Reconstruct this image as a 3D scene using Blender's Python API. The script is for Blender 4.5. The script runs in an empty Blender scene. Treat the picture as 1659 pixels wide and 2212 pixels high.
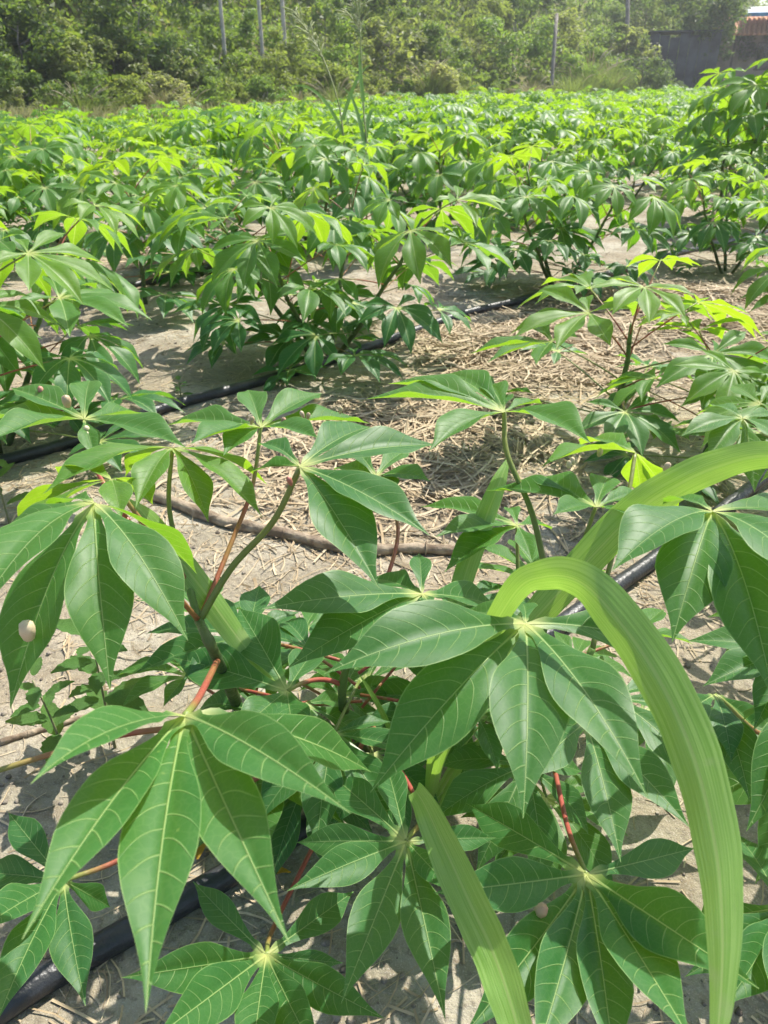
import bpy, math, random
import numpy as np
from mathutils import Vector, Matrix, Euler, noise
R = math.radians
rnd = random.Random(7)
nrs = np.random.RandomState(11)
scene = bpy.context.scene
col = scene.collection

# ------------------------------------------------------------------ camera, sky, sun, exposure
PITCH = R(29.4); FPX = 1655.0; CX, CY = 829.5, 1106.0; CAM_H = 1.0
cam_d = bpy.data.cameras.new('camera'); cam = bpy.data.objects.new('camera', cam_d); col.objects.link(cam)
cam.location = (0, 0, CAM_H); cam.rotation_euler = (math.pi/2 - PITCH, 0, 0)
cam_d.sensor_fit = 'VERTICAL'; cam_d.sensor_height = 24.0; cam_d.sensor_width = 18.0
cam_d.lens = 24.0 * FPX / 2212.0
cam_d.clip_start = 0.02; cam_d.clip_end = 600
cam_d.dof.use_dof = True; cam_d.dof.focus_distance = 1.0
cam_d.dof.aperture_fstop = cam_d.lens / 2.1          # an opening of about 2 mm, as on a phone
scene.camera = cam
SUN_AZ, SUN_EL = R(40), R(55)
world = bpy.data.worlds.new('World'); scene.world = world; world.use_nodes = True
wn = world.node_tree; bg = wn.nodes['Background']; sky = wn.nodes.new('ShaderNodeTexSky')
sky.sky_type = 'NISHITA'; sky.sun_disc = False; sky.sun_elevation = SUN_EL; sky.sun_rotation = SUN_AZ
sky.air_density = 1.0; sky.dust_density = 1.5; sky.ozone_density = 1.0
wn.links.new(sky.outputs[0], bg.inputs[0]); bg.inputs[1].default_value = 0.12
sl = bpy.data.lights.new('sun', 'SUN'); sun = bpy.data.objects.new('sun', sl); col.objects.link(sun)
sl.energy = 4.6; sl.angle = R(0.5); sl.color = (1.0, 0.95, 0.86)
sd = Vector((math.sin(SUN_AZ)*math.cos(SUN_EL), math.cos(SUN_AZ)*math.cos(SUN_EL), math.sin(SUN_EL)))
sun.rotation_euler = sd.to_track_quat('Z', 'Y').to_euler(); sun.location = (10, 10, 30)
vs = scene.view_settings; vs.view_transform = 'Standard'; vs.look = 'None'; vs.gamma = 1.0; vs.exposure = 0.9
scene.cycles.max_bounces = 6; scene.cycles.diffuse_bounces = 3; scene.cycles.glossy_bounces = 2; scene.cycles.transmission_bounces = 3; scene.cycles.transparent_max_bounces = 8; scene.cycles.use_denoising = True; scene.cycles.use_adaptive_sampling = True; scene.cycles.adaptive_threshold = .03

# ------------------------------------------------------------------ helpers
def ray(x, y):
    dx = (x-CX)/FPX; dy = -(y-CY)/FPX; c, s = math.cos(PITCH), math.sin(PITCH)
    return Vector((dx, c+dy*s, -s+dy*c))
def P(x, y, d): return Vector((0, 0, CAM_H)) + ray(x, y)*d
def G(x, y, z=0.0):
    r = ray(x, y); return Vector((0, 0, CAM_H)) + r*((CAM_H-z)/-r.z)
def proj(v):
    c, s = math.cos(PITCH), math.sin(PITCH); q = v - Vector((0, 0, CAM_H))
    d = q.y*c - q.z*s; u = q.y*s + q.z*c
    return (CX+FPX*q.x/d, CY-FPX*u/d, d) if d > 1e-3 else (1e9, 1e9, d)
def tag(o, label=None, cat=None, group=None, kind=None):
    if label: o['label'] = label
    if cat: o['category'] = cat
    if group: o['group'] = group
    if kind: o['kind'] = kind
    return o
def link(name, data, parent=None, loc=None, m=None):
    o = bpy.data.objects.new(name, data); col.objects.link(o)
    if m is not None: o.matrix_local = m
    if loc is not None: o.location = loc
    if parent is not None: o.parent = parent
    return o
def empty(name, loc, rz=0, s=1):
    o = link(name, None, loc=loc); o.rotation_euler = (0, 0, rz); o.scale = (s, s, s); o.empty_display_size = .05
    return o
class MB:
    def __init__(s): s.v = []; s.f = []; s.a = []
    def add(s, v, f, a=None):
        n = len(s.v); s.v += v; s.f += [tuple(i+n for i in q) for q in f]; s.a += a if a else [(0, 0, 0)]*len(v)
    def tube(s, pts, rad, n=7, caps=True):
        pts = [Vector(p) for p in pts]; m = len(pts)
        if not hasattr(rad, '__len__'): rad = [rad]*m
        v = []; f = []; t = (pts[1]-pts[0]).normalized()
        ref = Vector((0, 0, 1)) if abs(t.z) < .9 else Vector((1, 0, 0)); x = t.cross(ref).normalized()
        for i in range(m):
            t = (pts[min(i+1, m-1)]-pts[max(i-1, 0)]).normalized(); x = (x - t*x.dot(t)).normalized(); y = t.cross(x)
            for k in range(n):
                a = 2*math.pi*k/n; v.append(pts[i]+(x*math.cos(a)+y*math.sin(a))*rad[i])
        for i in range(m-1):
            for k in range(n):
                k2 = (k+1) % n; f.append((i*n+k, i*n+k2, (i+1)*n+k2, (i+1)*n+k))
        if caps: f.append(tuple(range(n-1, -1, -1))); f.append(tuple((m-1)*n+k for k in range(n)))
        s.add(v, f, [(0, i/(m-1), 0) for i in range(m) for k in range(n)])
    def box(s, lo, hi, m=None):
        v = [Vector((x, y, z)) for z in (lo[2], hi[2]) for y in (lo[1], hi[1]) for x in (lo[0], hi[0])]
        if m is not None: v = [m @ q for q in v]
        s.add(v, [(0, 2, 3, 1), (4, 5, 7, 6), (0, 1, 5, 4), (2, 6, 7, 3), (0, 4, 6, 2), (1, 3, 7, 5)])
    def mesh(s, name, mat, smooth=True):
        me = bpy.data.meshes.new(name); me.from_pydata([tuple(q) for q in s.v], [], s.f)
        at = me.attributes.new('lf', 'FLOAT_VECTOR', 'POINT'); at.data.foreach_set('vector', np.array(s.a, 'f').ravel())
        if smooth: me.polygons.foreach_set('use_smooth', [True]*len(me.polygons))
        me.materials.append(mat); me.update(); return me
def bez(a, b, c, n): return [a*((1-t)**2)+b*(2*t*(1-t))+c*(t*t) for t in [i/(n-1) for i in range(n)]]
def catmull(p, n):
    p = [Vector(q) for q in p]; p = [p[0]*2-p[1]]+p+[p[-1]*2-p[-2]]; o = []
    for i in range(1, len(p)-2):
        for k in range(n):
            t = k/n; a, b, c, d = p[i-1:i+3]
            o.append(.5*((2*b)+(c-a)*t+(2*a-5*b+4*c-d)*t*t+(3*b-a-3*c+d)*t**3))
    return o+[p[-2]]
# value noise, used for the ground and everything that stands on it
_tab = np.random.RandomState(3).rand(256, 256)
def vnoise(x, y):
    xi = np.floor(x).astype(int); yi = np.floor(y).astype(int); fx = x-xi; fy = y-yi
    fx = fx*fx*(3-2*fx); fy = fy*fy*(3-2*fy); a = _tab[xi & 255, yi & 255]; b = _tab[(xi+1) & 255, yi & 255]
    c = _tab[xi & 255, (yi+1) & 255]; d = _tab[(xi+1) & 255, (yi+1) & 255]
    return (a*(1-fx)+b*fx)*(1-fy)+(c*(1-fx)+d*fx)*fy - .5
EDGE, SLP = 26.5, 1.15     # the field ends along y = EDGE + SLP x
def gzn(x, y):
    x = np.asarray(x, float); y = np.asarray(y, float)
    z = .05*vnoise(x*.9+7, y*.9)+.03*vnoise(x*2.6, y*2.6+5)+.014*vnoise(x*8, y*8)+.006*vnoise(x*22, y*22)
    t = y-SLP*x-EDGE
    z = z + .006*np.maximum(0, x-6) + np.where(t > 2, (t-2)*.27+.5*vnoise(x*.12, y*.12), 0)
    return z
def gz(x, y): return float(gzn(np.array([x]), np.array([y]))[0])

# ------------------------------------------------------------------ materials
def newmat(name):
    m = bpy.data.materials.new(name); m.use_nodes = True; nt = m.node_tree; nt.nodes.clear()
    out = nt.nodes.new('ShaderNodeOutputMaterial'); return m, nt, out
class NT:
    def __init__(s, nt): s.nt = nt
    def n(s, t, ins=None, **kw):
        q = s.nt.nodes.new(t)
        for k, v in kw.items(): setattr(q, k, v)
        for k, v in (ins or {}).items():
            if isinstance(v, bpy.types.NodeSocket): s.nt.links.new(v, q.inputs[k])
            else: q.inputs[k].default_value = v
        return q
    def m(s, op, a, b=0.0, c=0.0):
        return s.n('ShaderNodeMath', {0: a, 1: b, 2: c}, operation=op).outputs[0]
    def mix(s, f, a, b, bt='MIX'):
        q = s.n('ShaderNodeMix', {0: f}, data_type='RGBA', blend_type=bt)
        for i, v in ((6, a), (7, b)):
            if isinstance(v, bpy.types.NodeSocket): s.nt.links.new(v, q.inputs[i])
            else: q.inputs[i].default_value = tuple(v)+((1,) if len(v) == 3 else ())
        return q.outputs[2]
    def step(s, x, lo, hi):
        q = s.n('ShaderNodeMapRange', {0: x, 1: lo, 2: hi, 3: 0.0, 4: 1.0}, interpolation_type='SMOOTHSTEP'); return q.outputs[0]
    def noise(s, scale, vec=None, detail=3, out=0):
        i = {'Scale': scale, 'Detail': detail}
        if vec is not None: i['Vector'] = vec
        return s.n('ShaderNodeTexNoise', i).outputs[out]
    def obj(s): return s.n('ShaderNodeTexCoord').outputs['Object']
    def pos(s): return s.n('ShaderNodeNewGeometry').outputs['Position']

def cassava_material(name, level):      # level 2: all veins and relief, 1: midrib and side veins, 0: plain far leaf
    m, nt, out = newmat(name); N = NT(nt)
    lf = N.n('ShaderNodeSeparateXYZ', {0: N.n('ShaderNodeAttribute', attribute_name='lf').outputs['Vector']})
    u, v, w = lf.outputs[0], lf.outputs[1], lf.outputs[2]          # across -1..1, along 0..1, across in lobe lengths
    aw = N.m('ABSOLUTE', w); au = N.m('ABSOLUTE', u)
    oi = N.n('ShaderNodeObjectInfo'); oc = N.n('ShaderNodeSeparateColor', {0: oi.outputs['Color']})
    age = oc.outputs[0]; rand = oi.outputs['Random']; isl = N.n('ShaderNodeNewGeometry').outputs['Random Per Island']
    if level == 0: age = N.m('ADD', age, N.m('MULTIPLY', N.m('SUBTRACT', isl, .5), .5))
    var = N.m('ADD', N.m('MULTIPLY', rand, .6), N.m('MULTIPLY', isl, .4))
    base = N.mix(age, (.028, .128, .034), (.13, .27, .022))
    base = N.mix(N.m('MULTIPLY', var, .55), base, N.mix(age, (.016, .080, .030), (.06, .20, .026)))
    tr = N.mix(age, (.22, .52, .020), (.44, .66, .018))
    i = {'Roughness': .46, 'Specular IOR Level': .38}; ti = {}
    if level:
        q = N.n('ShaderNodeCombineXYZ', {0: v, 1: w, 2: N.m('ADD', N.m('MULTIPLY', rand, 37.0), N.m('MULTIPLY', isl, 91.0))}).outputs[0]
        mott = N.noise(5.0, q, 3)
        jig = N.m('MULTIPLY', N.m('SUBTRACT', N.noise(4.0, q, 1), .5), .09)
        # side veins leave the midrib and bend towards the tip
        arc = N.m('ADD', N.m('MULTIPLY', aw, .5), N.m('MULTIPLY', N.m('MULTIPLY', aw, aw), 6.0))
        ph = N.m('ADD', N.m('SUBTRACT', v, arc), jig)
        ph = N.m('ADD', N.m('MULTIPLY', ph, 11.0), N.m('MULTIPLY', N.m('GREATER_THAN', u, 0.0), .45))
        fr = N.m('ABSOLUTE', N.m('SUBTRACT', N.m('FRACT', ph), .5))
        side = N.m('MULTIPLY', N.m('SUBTRACT', 1.0, N.step(fr, .010, .046)), N.m('SUBTRACT', 1.0, N.m('MULTIPLY', N.step(au, .6, 1.0), .8)))
        side = N.m('MULTIPLY', side, N.step(v, .10, .2))
        mid = N.m('SUBTRACT', 1.0, N.step(N.m('DIVIDE', aw, N.m('ADD', N.m('SUBTRACT', 1.0, N.m('MULTIPLY', v, .7)), N.m('MULTIPLY', N.m('SUBTRACT', 1.0, N.step(v, .0, .25)), .9))), .002 if level == 2 else .003, .0062 if level == 2 else .013))
        core = N.m('SUBTRACT', 1.0, N.step(v, .03, .19))
        rim = N.m('MULTIPLY', N.step(au, .955, .985), .55)
        vein = N.m('MAXIMUM', N.m('MAXIMUM', N.m('MULTIPLY', side, .62 if level == 2 else .32), N.m('MULTIPLY', mid, .95)), N.m('MAXIMUM', N.m('MULTIPLY', core, .8), rim))
        base = N.mix(N.m('MULTIPLY', N.step(mott, .35, .75), .35), base, (.05, .15, .042))
        if level == 2:
            vo = N.n('ShaderNodeTexVoronoi', {'Vector': q, 'Scale': 34.0}, feature='DISTANCE_TO_EDGE').outputs[0]
            net = N.m('MULTIPLY', N.m('SUBTRACT', 1.0, N.step(vo, .02, .10)), .07)
            vein = N.m('MAXIMUM', vein, net)
        base = N.mix(vein, base, N.mix(core, (.30, .44, .15), (.56, .58, .22)))
        if level == 2:
            spot = N.m('SUBTRACT', 1.0, N.step(N.n('ShaderNodeTexVoronoi', {'Vector': q, 'Scale': 9.0}).outputs[0], .03, .06))
            base = N.mix(N.m('MULTIPLY', N.m('MULTIPLY', spot, N.m('SUBTRACT', 1.0, age)), .6), base, (.22, .30, .08))
            bump = N.n('ShaderNodeBump', {'Strength': .5, 'Distance': .002, 'Height': N.m('SUBTRACT', N.m('MULTIPLY', mott, .6), N.m('MAXIMUM', mid, N.m('MULTIPLY', side, .7)))}).outputs[0]
            i['Normal'] = bump; ti['Normal'] = bump
        tr = N.mix(N.m('MULTIPLY', vein, .6), tr, (.62, .72, .20))
        i['Roughness'] = N.m('ADD', .40, N.m('MULTIPLY', mott, .16))
    i['Base Color'] = base; ti['Color'] = tr
    pb = N.n('ShaderNodeBsdfPrincipled', i); tl = N.n('ShaderNodeBsdfTranslucent', ti)
    mx = N.n('ShaderNodeMixShader', {0: N.m('ADD', .32, N.m('MULTIPLY', age, .18)), 1: pb.outputs[0], 2: tl.outputs[0]})
    nt.links.new(mx.outputs[0], out.inputs[0]); return m

def foliage_material(name, gain=1.0):     # leaf cards of bushes and trees: the object colour tints them
    m, nt, out = newmat(name); N = NT(nt)
    oi = N.n('ShaderNodeObjectInfo'); isl = N.n('ShaderNodeNewGeometry').outputs['Random Per Island']
    base = N.mix(isl, oi.outputs['Color'], N.mix(.5, oi.outputs['Color'], (.16, .20, .035)))
    base = N.mix(N.m('MULTIPLY', N.step(isl, .93, .98), .5), base, (.30, .25, .12))
    pb = N.n('ShaderNodeBsdfPrincipled', {'Base Color': base, 'Roughness': .5, 'Specular IOR Level': .4})
    tc = N.mix(.35, N.n('ShaderNodeVectorMath', {0: base, 1: (2.0, 2.1, 1.0)}, operation='MULTIPLY').outputs[0], (.30, .42, .05))
    tl = N.n('ShaderNodeBsdfTranslucent', {'Color': tc})
    mx = N.n('ShaderNodeMixShader', {0: .5, 1: pb.outputs[0], 2: tl.outputs[0]})
    nt.links.new(mx.outputs[0], out.inputs[0]); return m

def simple(name, c1, c2, scale=20, rough=.6, spec=.3, bump=0, bscale=80, trans=None, island=False, along=None):
    m, nt, out = newmat(name); N = NT(nt)
    f = N.step(N.noise(scale, N.obj(), 4), .35, .65)
    if island: f = N.m('ADD', N.m('MULTIPLY', f, .3), N.m('MULTIPLY', N.n('ShaderNodeNewGeometry').outputs['Random Per Island'], .7))
    c = N.mix(f, c1, c2)
    if along:
        lf = N.n('ShaderNodeSeparateXYZ', {0: N.n('ShaderNodeAttribute', attribute_name='lf').outputs['Vector']})
        c = N.mix(N.step(lf.outputs[1], along[3], 1.0), c, along[:3])
    i = {'Base Color': c, 'Roughness': rough, 'Specular IOR Level': spec}
    if bump: i['Normal'] = N.n('ShaderNodeBump', {'Strength': bump, 'Distance': .01, 'Height': N.noise(bscale, N.obj(), 5)}).outputs[0]
    pb = N.n('ShaderNodeBsdfPrincipled', i); sh = pb.outputs[0]
    if trans:
        tl = N.n('ShaderNodeBsdfTranslucent', {'Color': tuple(trans)+(1,)}); sh = N.n('ShaderNodeMixShader', {0: .4, 1: sh, 2: tl.outputs[0]}).outputs[0]
    nt.links.new(sh, out.inputs[0]); return m

def grass_blade_material():
    m, nt, out = newmat('grass_blade'); N = NT(nt)
    lf = N.n('ShaderNodeSeparateXYZ', {0: N.n('ShaderNodeAttribute', attribute_name='lf').outputs['Vector']})
    u, v = lf.outputs[0], lf.outputs[1]; au = N.m('ABSOLUTE', u)
    st = N.n('ShaderNodeTexNoise', {'Vector': N.n('ShaderNodeCombineXYZ', {0: N.m('MULTIPLY', u, 9.0), 1: N.m('MULTIPLY', v, 2.0), 2: 0.0}).outputs[0], 'Scale': 2.0, 'Detail': 4}).outputs[0]
    mid = N.m('SUBTRACT', 1.0, N.step(au, .02, .09))
    c = N.mix(N.step(st, .35, .65), (.13, .28, .045), (.25, .41, .11))
    c = N.mix(N.m('MULTIPLY', mid, .85), c, (.36, .46, .16))
    fl = N.step(N.noise(26.0, N.obj(), 5), .62, .70)
    c = N.mix(N.m('MULTIPLY', fl, .35), c, (.34, .36, .20))
    wv = N.m('SINE', N.m('MULTIPLY', u, 30.0))
    bump = N.n('ShaderNodeBump', {'Strength': .1, 'Distance': .0015, 'Height': N.m('SUBTRACT', N.m('MULTIPLY', wv, .3), N.m('MULTIPLY', mid, 1.5))}).outputs[0]
    pb = N.n('ShaderNodeBsdfPrincipled', {'Base Color': c, 'Roughness': .34, 'Specular IOR Level': .8, 'Normal': bump})
    tl = N.n('ShaderNodeBsdfTranslucent', {'Color': N.mix(st, (.30, .55, .04), (.42, .64, .10))})
    nt.links.new(N.n('ShaderNodeMixShader', {0: .38, 1: pb.outputs[0], 2: tl.outputs[0]}).outputs[0], out.inputs[0]); return m

def soil_material():
    m, nt, out = newmat('sandy_soil'); N = NT(nt); p = N.pos()
    big = N.noise(.9, p, 4); mid = N.noise(5.0, p, 6); fine = N.noise(70.0, p, 5); grain = N.noise(420.0, p, 3)
    c = N.mix(N.step(mid, .35, .68), (.25, .22, .16), (.40, .365, .285))
    c = N.mix(N.m('MULTIPLY', N.step(big, .42, .6), .6), c, (.28, .22, .145))
    c = N.mix(N.m('MULTIPLY', N.step(fine, .53, .68), .6), c, (.15, .125, .095))
    c = N.mix(N.m('MULTIPLY', N.step(N.noise(24.0, p, 6), .5, .72), .5), c, (.20, .155, .10))
    c = N.mix(N.m('MULTIPLY', N.step(grain, .5, .75), .35), c, (.60, .56, .50))
    # beyond the field edge the ground carries dry grass and leaf litter
    s = N.n('ShaderNodeSeparateXYZ', {0: p}); t = N.m('SUBTRACT', s.outputs[1], N.m('ADD', N.m('MULTIPLY', s.outputs[0], SLP), EDGE))
    c = N.mix(N.step(N.m('ADD', t, N.m('MULTIPLY', N.noise(.5, p), 3.0)), .5, 3.0), c, N.mix(mid, (.10, .11, .04), (.24, .22, .09)))
    h = N.m('ADD', N.m('ADD', N.m('MULTIPLY', mid, .9), N.m('MULTIPLY', fine, .55)), N.m('MULTIPLY', grain, .12))
    bump = N.n('ShaderNodeBump', {'Strength': .75, 'Distance': .02, 'Height': h}).outputs[0]
    pb = N.n('ShaderNodeBsdfPrincipled', {'Base Color': c, 'Roughness': .92, 'Specular IOR Level': .1, 'Normal': bump})
    nt.links.new(pb.outputs[0], out.inputs[0]); return m

M = {}
M['leaf'] = cassava_material('cassava_leaf', 2); M['leaf1'] = cassava_material('cassava_leaf_mid', 1); M['leaf0'] = cassava_material('cassava_leaf_far', 0); M['foliage'] = foliage_material('bush_foliage'); M['blade'] = grass_blade_material(); M['soil'] = soil_material()
M['stem'] = simple('cassava_stem', (.05, .085, .028), (.10, .13, .045), 30, .5, .3, .5, 60, along=(.10, .18, .035, .3))
M['petiole'] = simple('petiole_red', (.33, .075, .055), (.26, .16, .05), 9, .4, .4, .2, 60, along=(.20, .26, .06, .55))
M['petiole_green'] = simple('petiole_green', (.13, .18, .04), (.20, .22, .06), 9, .4, .4, .2, 60)
M['hose'] = simple('black_hose', (.018, .019, .022), (.035, .036, .040), 14, .38, .5, .25, 120)
M['straw'] = simple('dry_straw', (.30, .215, .12), (.56, .46, .31), 30, .7, .25, island=True)
M['stick'] = simple('dead_stick', (.17, .125, .085), (.36, .29, .21), 25, .85, .15, .8, 50)
M['clod'] = simple('soil_clod', (.11, .09, .07), (.36, .31, .25), 20, .95, .1, .6, 120, island=True)
M['weed'] = simple('weed_leaf', (.05, .15, .035), (.11, .24, .06), 30, .5, .35, .5, 70, trans=(.25, .42, .05))
M['weedstem'] = simple('weed_stem', (.16, .19, .08), (.24, .22, .11), 30, .6, .3)
M['gall'] = simple('leaf_gall', (.50, .46, .26), (.42, .14, .11), 8, .45, .4, .2, 60)
M['gallp'] = simple('pale_gall', (.62, .56, .36), (.58, .44, .30), 40, .45, .4, .2, 60)
M['yellow'] = simple('yellow_leaf', (.55, .30, .03), (.62, .42, .06), 30, .55, .3, .4, 60, trans=(.6, .35, .03))
M['drygrass'] = simple('dry_tall_grass', (.24, .28, .09), (.46, .42, .23), 2, .7, .2, island=True, trans=(.38, .36, .16))
M['greengrass'] = simple('green_tall_grass', (.16, .24, .06), (.34, .36, .15), 2, .6, .25, island=True, trans=(.30, .40, .07))
M['plume'] = simple('grass_plume', (.50, .46, .28), (.66, .60, .44), 5, .8, .15, island=True, trans=(.5, .42, .3))
M['bark'] = simple('tree_bark', (.14, .115, .09), (.30, .27, .22), 6, .9, .15, .6, 20)
M['pole'] = simple('weathered_post', (.16, .145, .12), (.30, .27, .23), 6, .85, .2, .5, 30)
M['plaster'] = simple('house_plaster', (.30, .25, .20), (.42, .35, .28), 2, .85, .2, .3, 12)
M['tile'] = simple('roof_tile', (.42, .20, .11), (.56, .30, .17), 5, .75, .25, .4, 12)
M['bluesheet'] = simple('blue_white_sheet', (.55, .62, .68), (.70, .74, .76), 3, .45, .4)
M['bluetrim'] = simple('blue_trim', (.04, .20, .42), (.06, .27, .50), 3, .45, .4)
M['tarp'] = simple('dark_shaded_sheet', (.022, .026, .032), (.075, .082, .095), 1.2, .55, .4, .4, 8)  # dark sheet colour, lowered further to carry the shade on the shed front
M['glass'] = simple('dark_pane', (.02, .022, .025), (.03, .032, .035), 3, .15, .6)
M['wood'] = simple('dark_timber', (.06, .05, .04), (.11, .09, .07), 8, .8, .2)

# ------------------------------------------------------------------ ground
def axis(a, b, lo, hi, fine, coarse):
    o = [lo]; 
    while o[-1] < hi:
        x = o[-1]; d = max(a-x, x-b, 0); o.append(x+min(coarse, fine*(1+d*1.2)))
    return np.array(o)
xs = axis(-1.6, 2.4, -60, 110, .03, 3.0); ys = axis(.3, 4.5, -6, 110, .03, 3.0)
X, Y = np.meshgrid(xs, ys); Z = gzn(X, Y); nx, ny = len(xs), len(ys)
me = bpy.data.meshes.new('ground'); i = np.arange(nx*ny).reshape(ny, nx)
F = np.stack([i[:-1, :-1], i[:-1, 1:], i[1:, 1:], i[1:, :-1]], -1).reshape(-1, 4)
def np_mesh(me, V, F, mat, smooth=True):
    k = F.shape[1]; me.vertices.add(len(V)); me.vertices.foreach_set('co', V.astype('f').ravel())
    me.loops.add(F.size); me.loops.foreach_set('vertex_index', F.astype('i').ravel()); me.polygons.add(len(F))
    me.polygons.foreach_set('loop_start', np.arange(0, F.size, k, dtype='i'))
    me.update(calc_edges=True); me.polygons.foreach_set('use_smooth', [smooth]*len(F)); me.materials.append(mat); me.validate(); return me
np_mesh(me, np.stack([X, Y, Z], -1).reshape(-1, 3), F, M['soil'])
tag(link('ground', me), kind='structure')

# ------------------------------------------------------------------ drip hoses along the rows
def hose(pts, label, r=.019, rad=10):
    pp = catmull([Vector((x, y, 0)) for x, y in pts], 8)
    zz = [gz(p.x, p.y) for p in pp]; n = len(pp)
    pp = [Vector((p.x, p.y, sum(zz[max(0, i-3):i+4])/len(zz[max(0, i-3):i+4])+r*.9)) for i, p in enumerate(pp)]; b = Vector(pp[0])
    mb = MB(); mb.tube([p-b for p in pp], r, rad)
    tag(link('irrigation_hose', mb.mesh('irrigation_hose', M['hose']), loc=b), label, 'hose', 'black irrigation hoses along the rows')
hose([(-1.1, -.05), (-.62, .37), (-.46, .52), (-.37, .6), (-.13, .79), (.19, 1.11), (.41, 1.32), (.65, 1.54), (1.06, 1.92), (2.2, 3.05), (4, 4.8), (8, 8.7)], 'black irrigation hose running under the large foreground leaves')
hose([(-2.6, .9), (-1.5, 1.8), (-1.01, 2.21), (-.75, 2.52), (-.47, 2.76), (.11, 3.43), (.38, 3.7), (.86, 4.11), (1.76, 5.01), (2.81, 6.01), (5, 8.2), (9, 12.2)], 'black irrigation hose crossing the bare sand in mid picture beside straw piles')
hose([(-3.4, 2.4), (-1.68, 3.87), (-1.36, 4.32), (-.3, 5.75), (.67, 6.92), (1.02, 7.18), (2.9, 9), (6, 12.2), (10, 16)], 'black irrigation hose farthest back, behind the upright stemmed plant')

# ------------------------------------------------------------------ cassava leaf
PROF = [(0, .03), (.10, .20), (.15, .215), (.22, .31), (.32, .53), (.42, .80), (.50, .96), (.56, 1.0), (.64, .95), (.72, .77), (.80, .51), (.87, .27), (.93, .12), (.97, .05), (1, .005)]
def prof(v):
    for (a, x), (b, y) in zip(PROF, PROF[1:]):
        if v <= b: return x+(y-x)*(v-a)/(b-a)
    return 0
def lobe(mb, pts, U, W, nu, fold=.22, wav=.0, seed=0, twist=0.0):
    """one lobe: a blade along the curve pts (base to tip), facing U, half width W; fold lifts the edges into a shallow V"""
    n = len(pts); L = sum((b-a).length for a, b in zip(pts, pts[1:])); v = []; a = []; f = []; s = 0
    for i, p in enumerate(pts):
        if i: s += (p-pts[i-1]).length
        t = (pts[min(i+1, n-1)]-pts[max(i-1, 0)]).normalized(); nn = U-t*U.dot(t)
        if nn.length < .05: nn = Vector((0, -.5, .5))-t*t.dot(Vector((0, -.5, .5)))
        nn.normalize(); sd_ = t.cross(nn); vv = s/L
        if twist: q = Matrix.Rotation(twist*vv, 3, t); nn = q @ nn; sd_ = q @ sd_
        w = max(W*prof(vv), min(.40*vv, .4*max(0, .21-vv))*L)      # the lobes grow together in a small palm round the joint
        for k in range(nu+1):
            u = -1+2*k/nu; au = abs(u)
            h = fold*w*(au-.45*au*au)*1.6*min(1, vv*5) + wav*w*math.sin(vv*17+seed+(2.1 if u > 0 else 0))*au*au
            v.append(p+sd_*(u*w*(1-.06*fold))+nn*h); a.append((u, vv, u*w/L))
    m = nu+1
    for i in range(n-1):
        for k in range(nu): f.append((i*m+k, (i+1)*m+k, (i+1)*m+k+1, i*m+k+1))
    mb.add(v, f, a)
ANG7 = [(0, 1), (37, .97), (-37, .97), (75, .84), (-75, .84), (118, .58), (-118, .58)]
ANG5 = [(0, 1), (42, .95), (-42, .95), (88, .72), (-88, .72)]
def palmate(mb, M4, rs, e0, e1, nl, nv, nu, W=.170, young=False):
    ang = ANG7 if nl == 7 else ANG5
    for az, ln in ang:
        az_ = R(az+rs.uniform(-5, 5)); L = ln*rs.uniform(.92, 1.06); b0 = R(e0+rs.uniform(-8, 8)); b1 = R(e1+rs.uniform(-14, 14))
        p = Vector((0, 0, 0)); pts = [M4 @ p]
        for i in range(nv):
            t = (i+.5)/nv; el = b0+(b1-b0)*t**.9; p = p+Vector((math.cos(az_)*math.cos(el), math.sin(az_)*math.cos(el), math.sin(el)))*(L/nv)
            pts.append(M4 @ p)
        sc_ = M4.to_scale()[0]
        lobe(mb, pts, (M4.to_3x3() @ Vector((0, 0, 1))).normalized(), W*sc_*L*rs.uniform(.9, 1.1)*(.8 if young else 1), nu, rs.uniform(.28, .55), .09, rs.uniform(0, 6))
STY = [(16, -12, 7), (12, -26, 7), (10, -46, 7), (0, -58, 7), (14, -34, 7), (10, -35, 5), (4, -52, 5), (8, -20, 7), (-6, -62, 7), (16, -42, 7)]
rs = random.Random(5)
leafN = []; leafM = []; leafH = []
for k, (a, b, n) in enumerate(STY):
    mb = MB(); palmate(mb, Matrix.Identity(4), rs, a, b, n, 14, 6); leafH.append(mb.mesh('cassava_leaf_blade', M['leaf'])); leafN.append(mb.mesh('cassava_leaf_blade', M['leaf1']))
    mb = MB(); palmate(mb, Matrix.Identity(4), rs, a, b, n, 8, 4); leafM.append(mb.mesh('cassava_leaf_blade', M['leaf1']))

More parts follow.
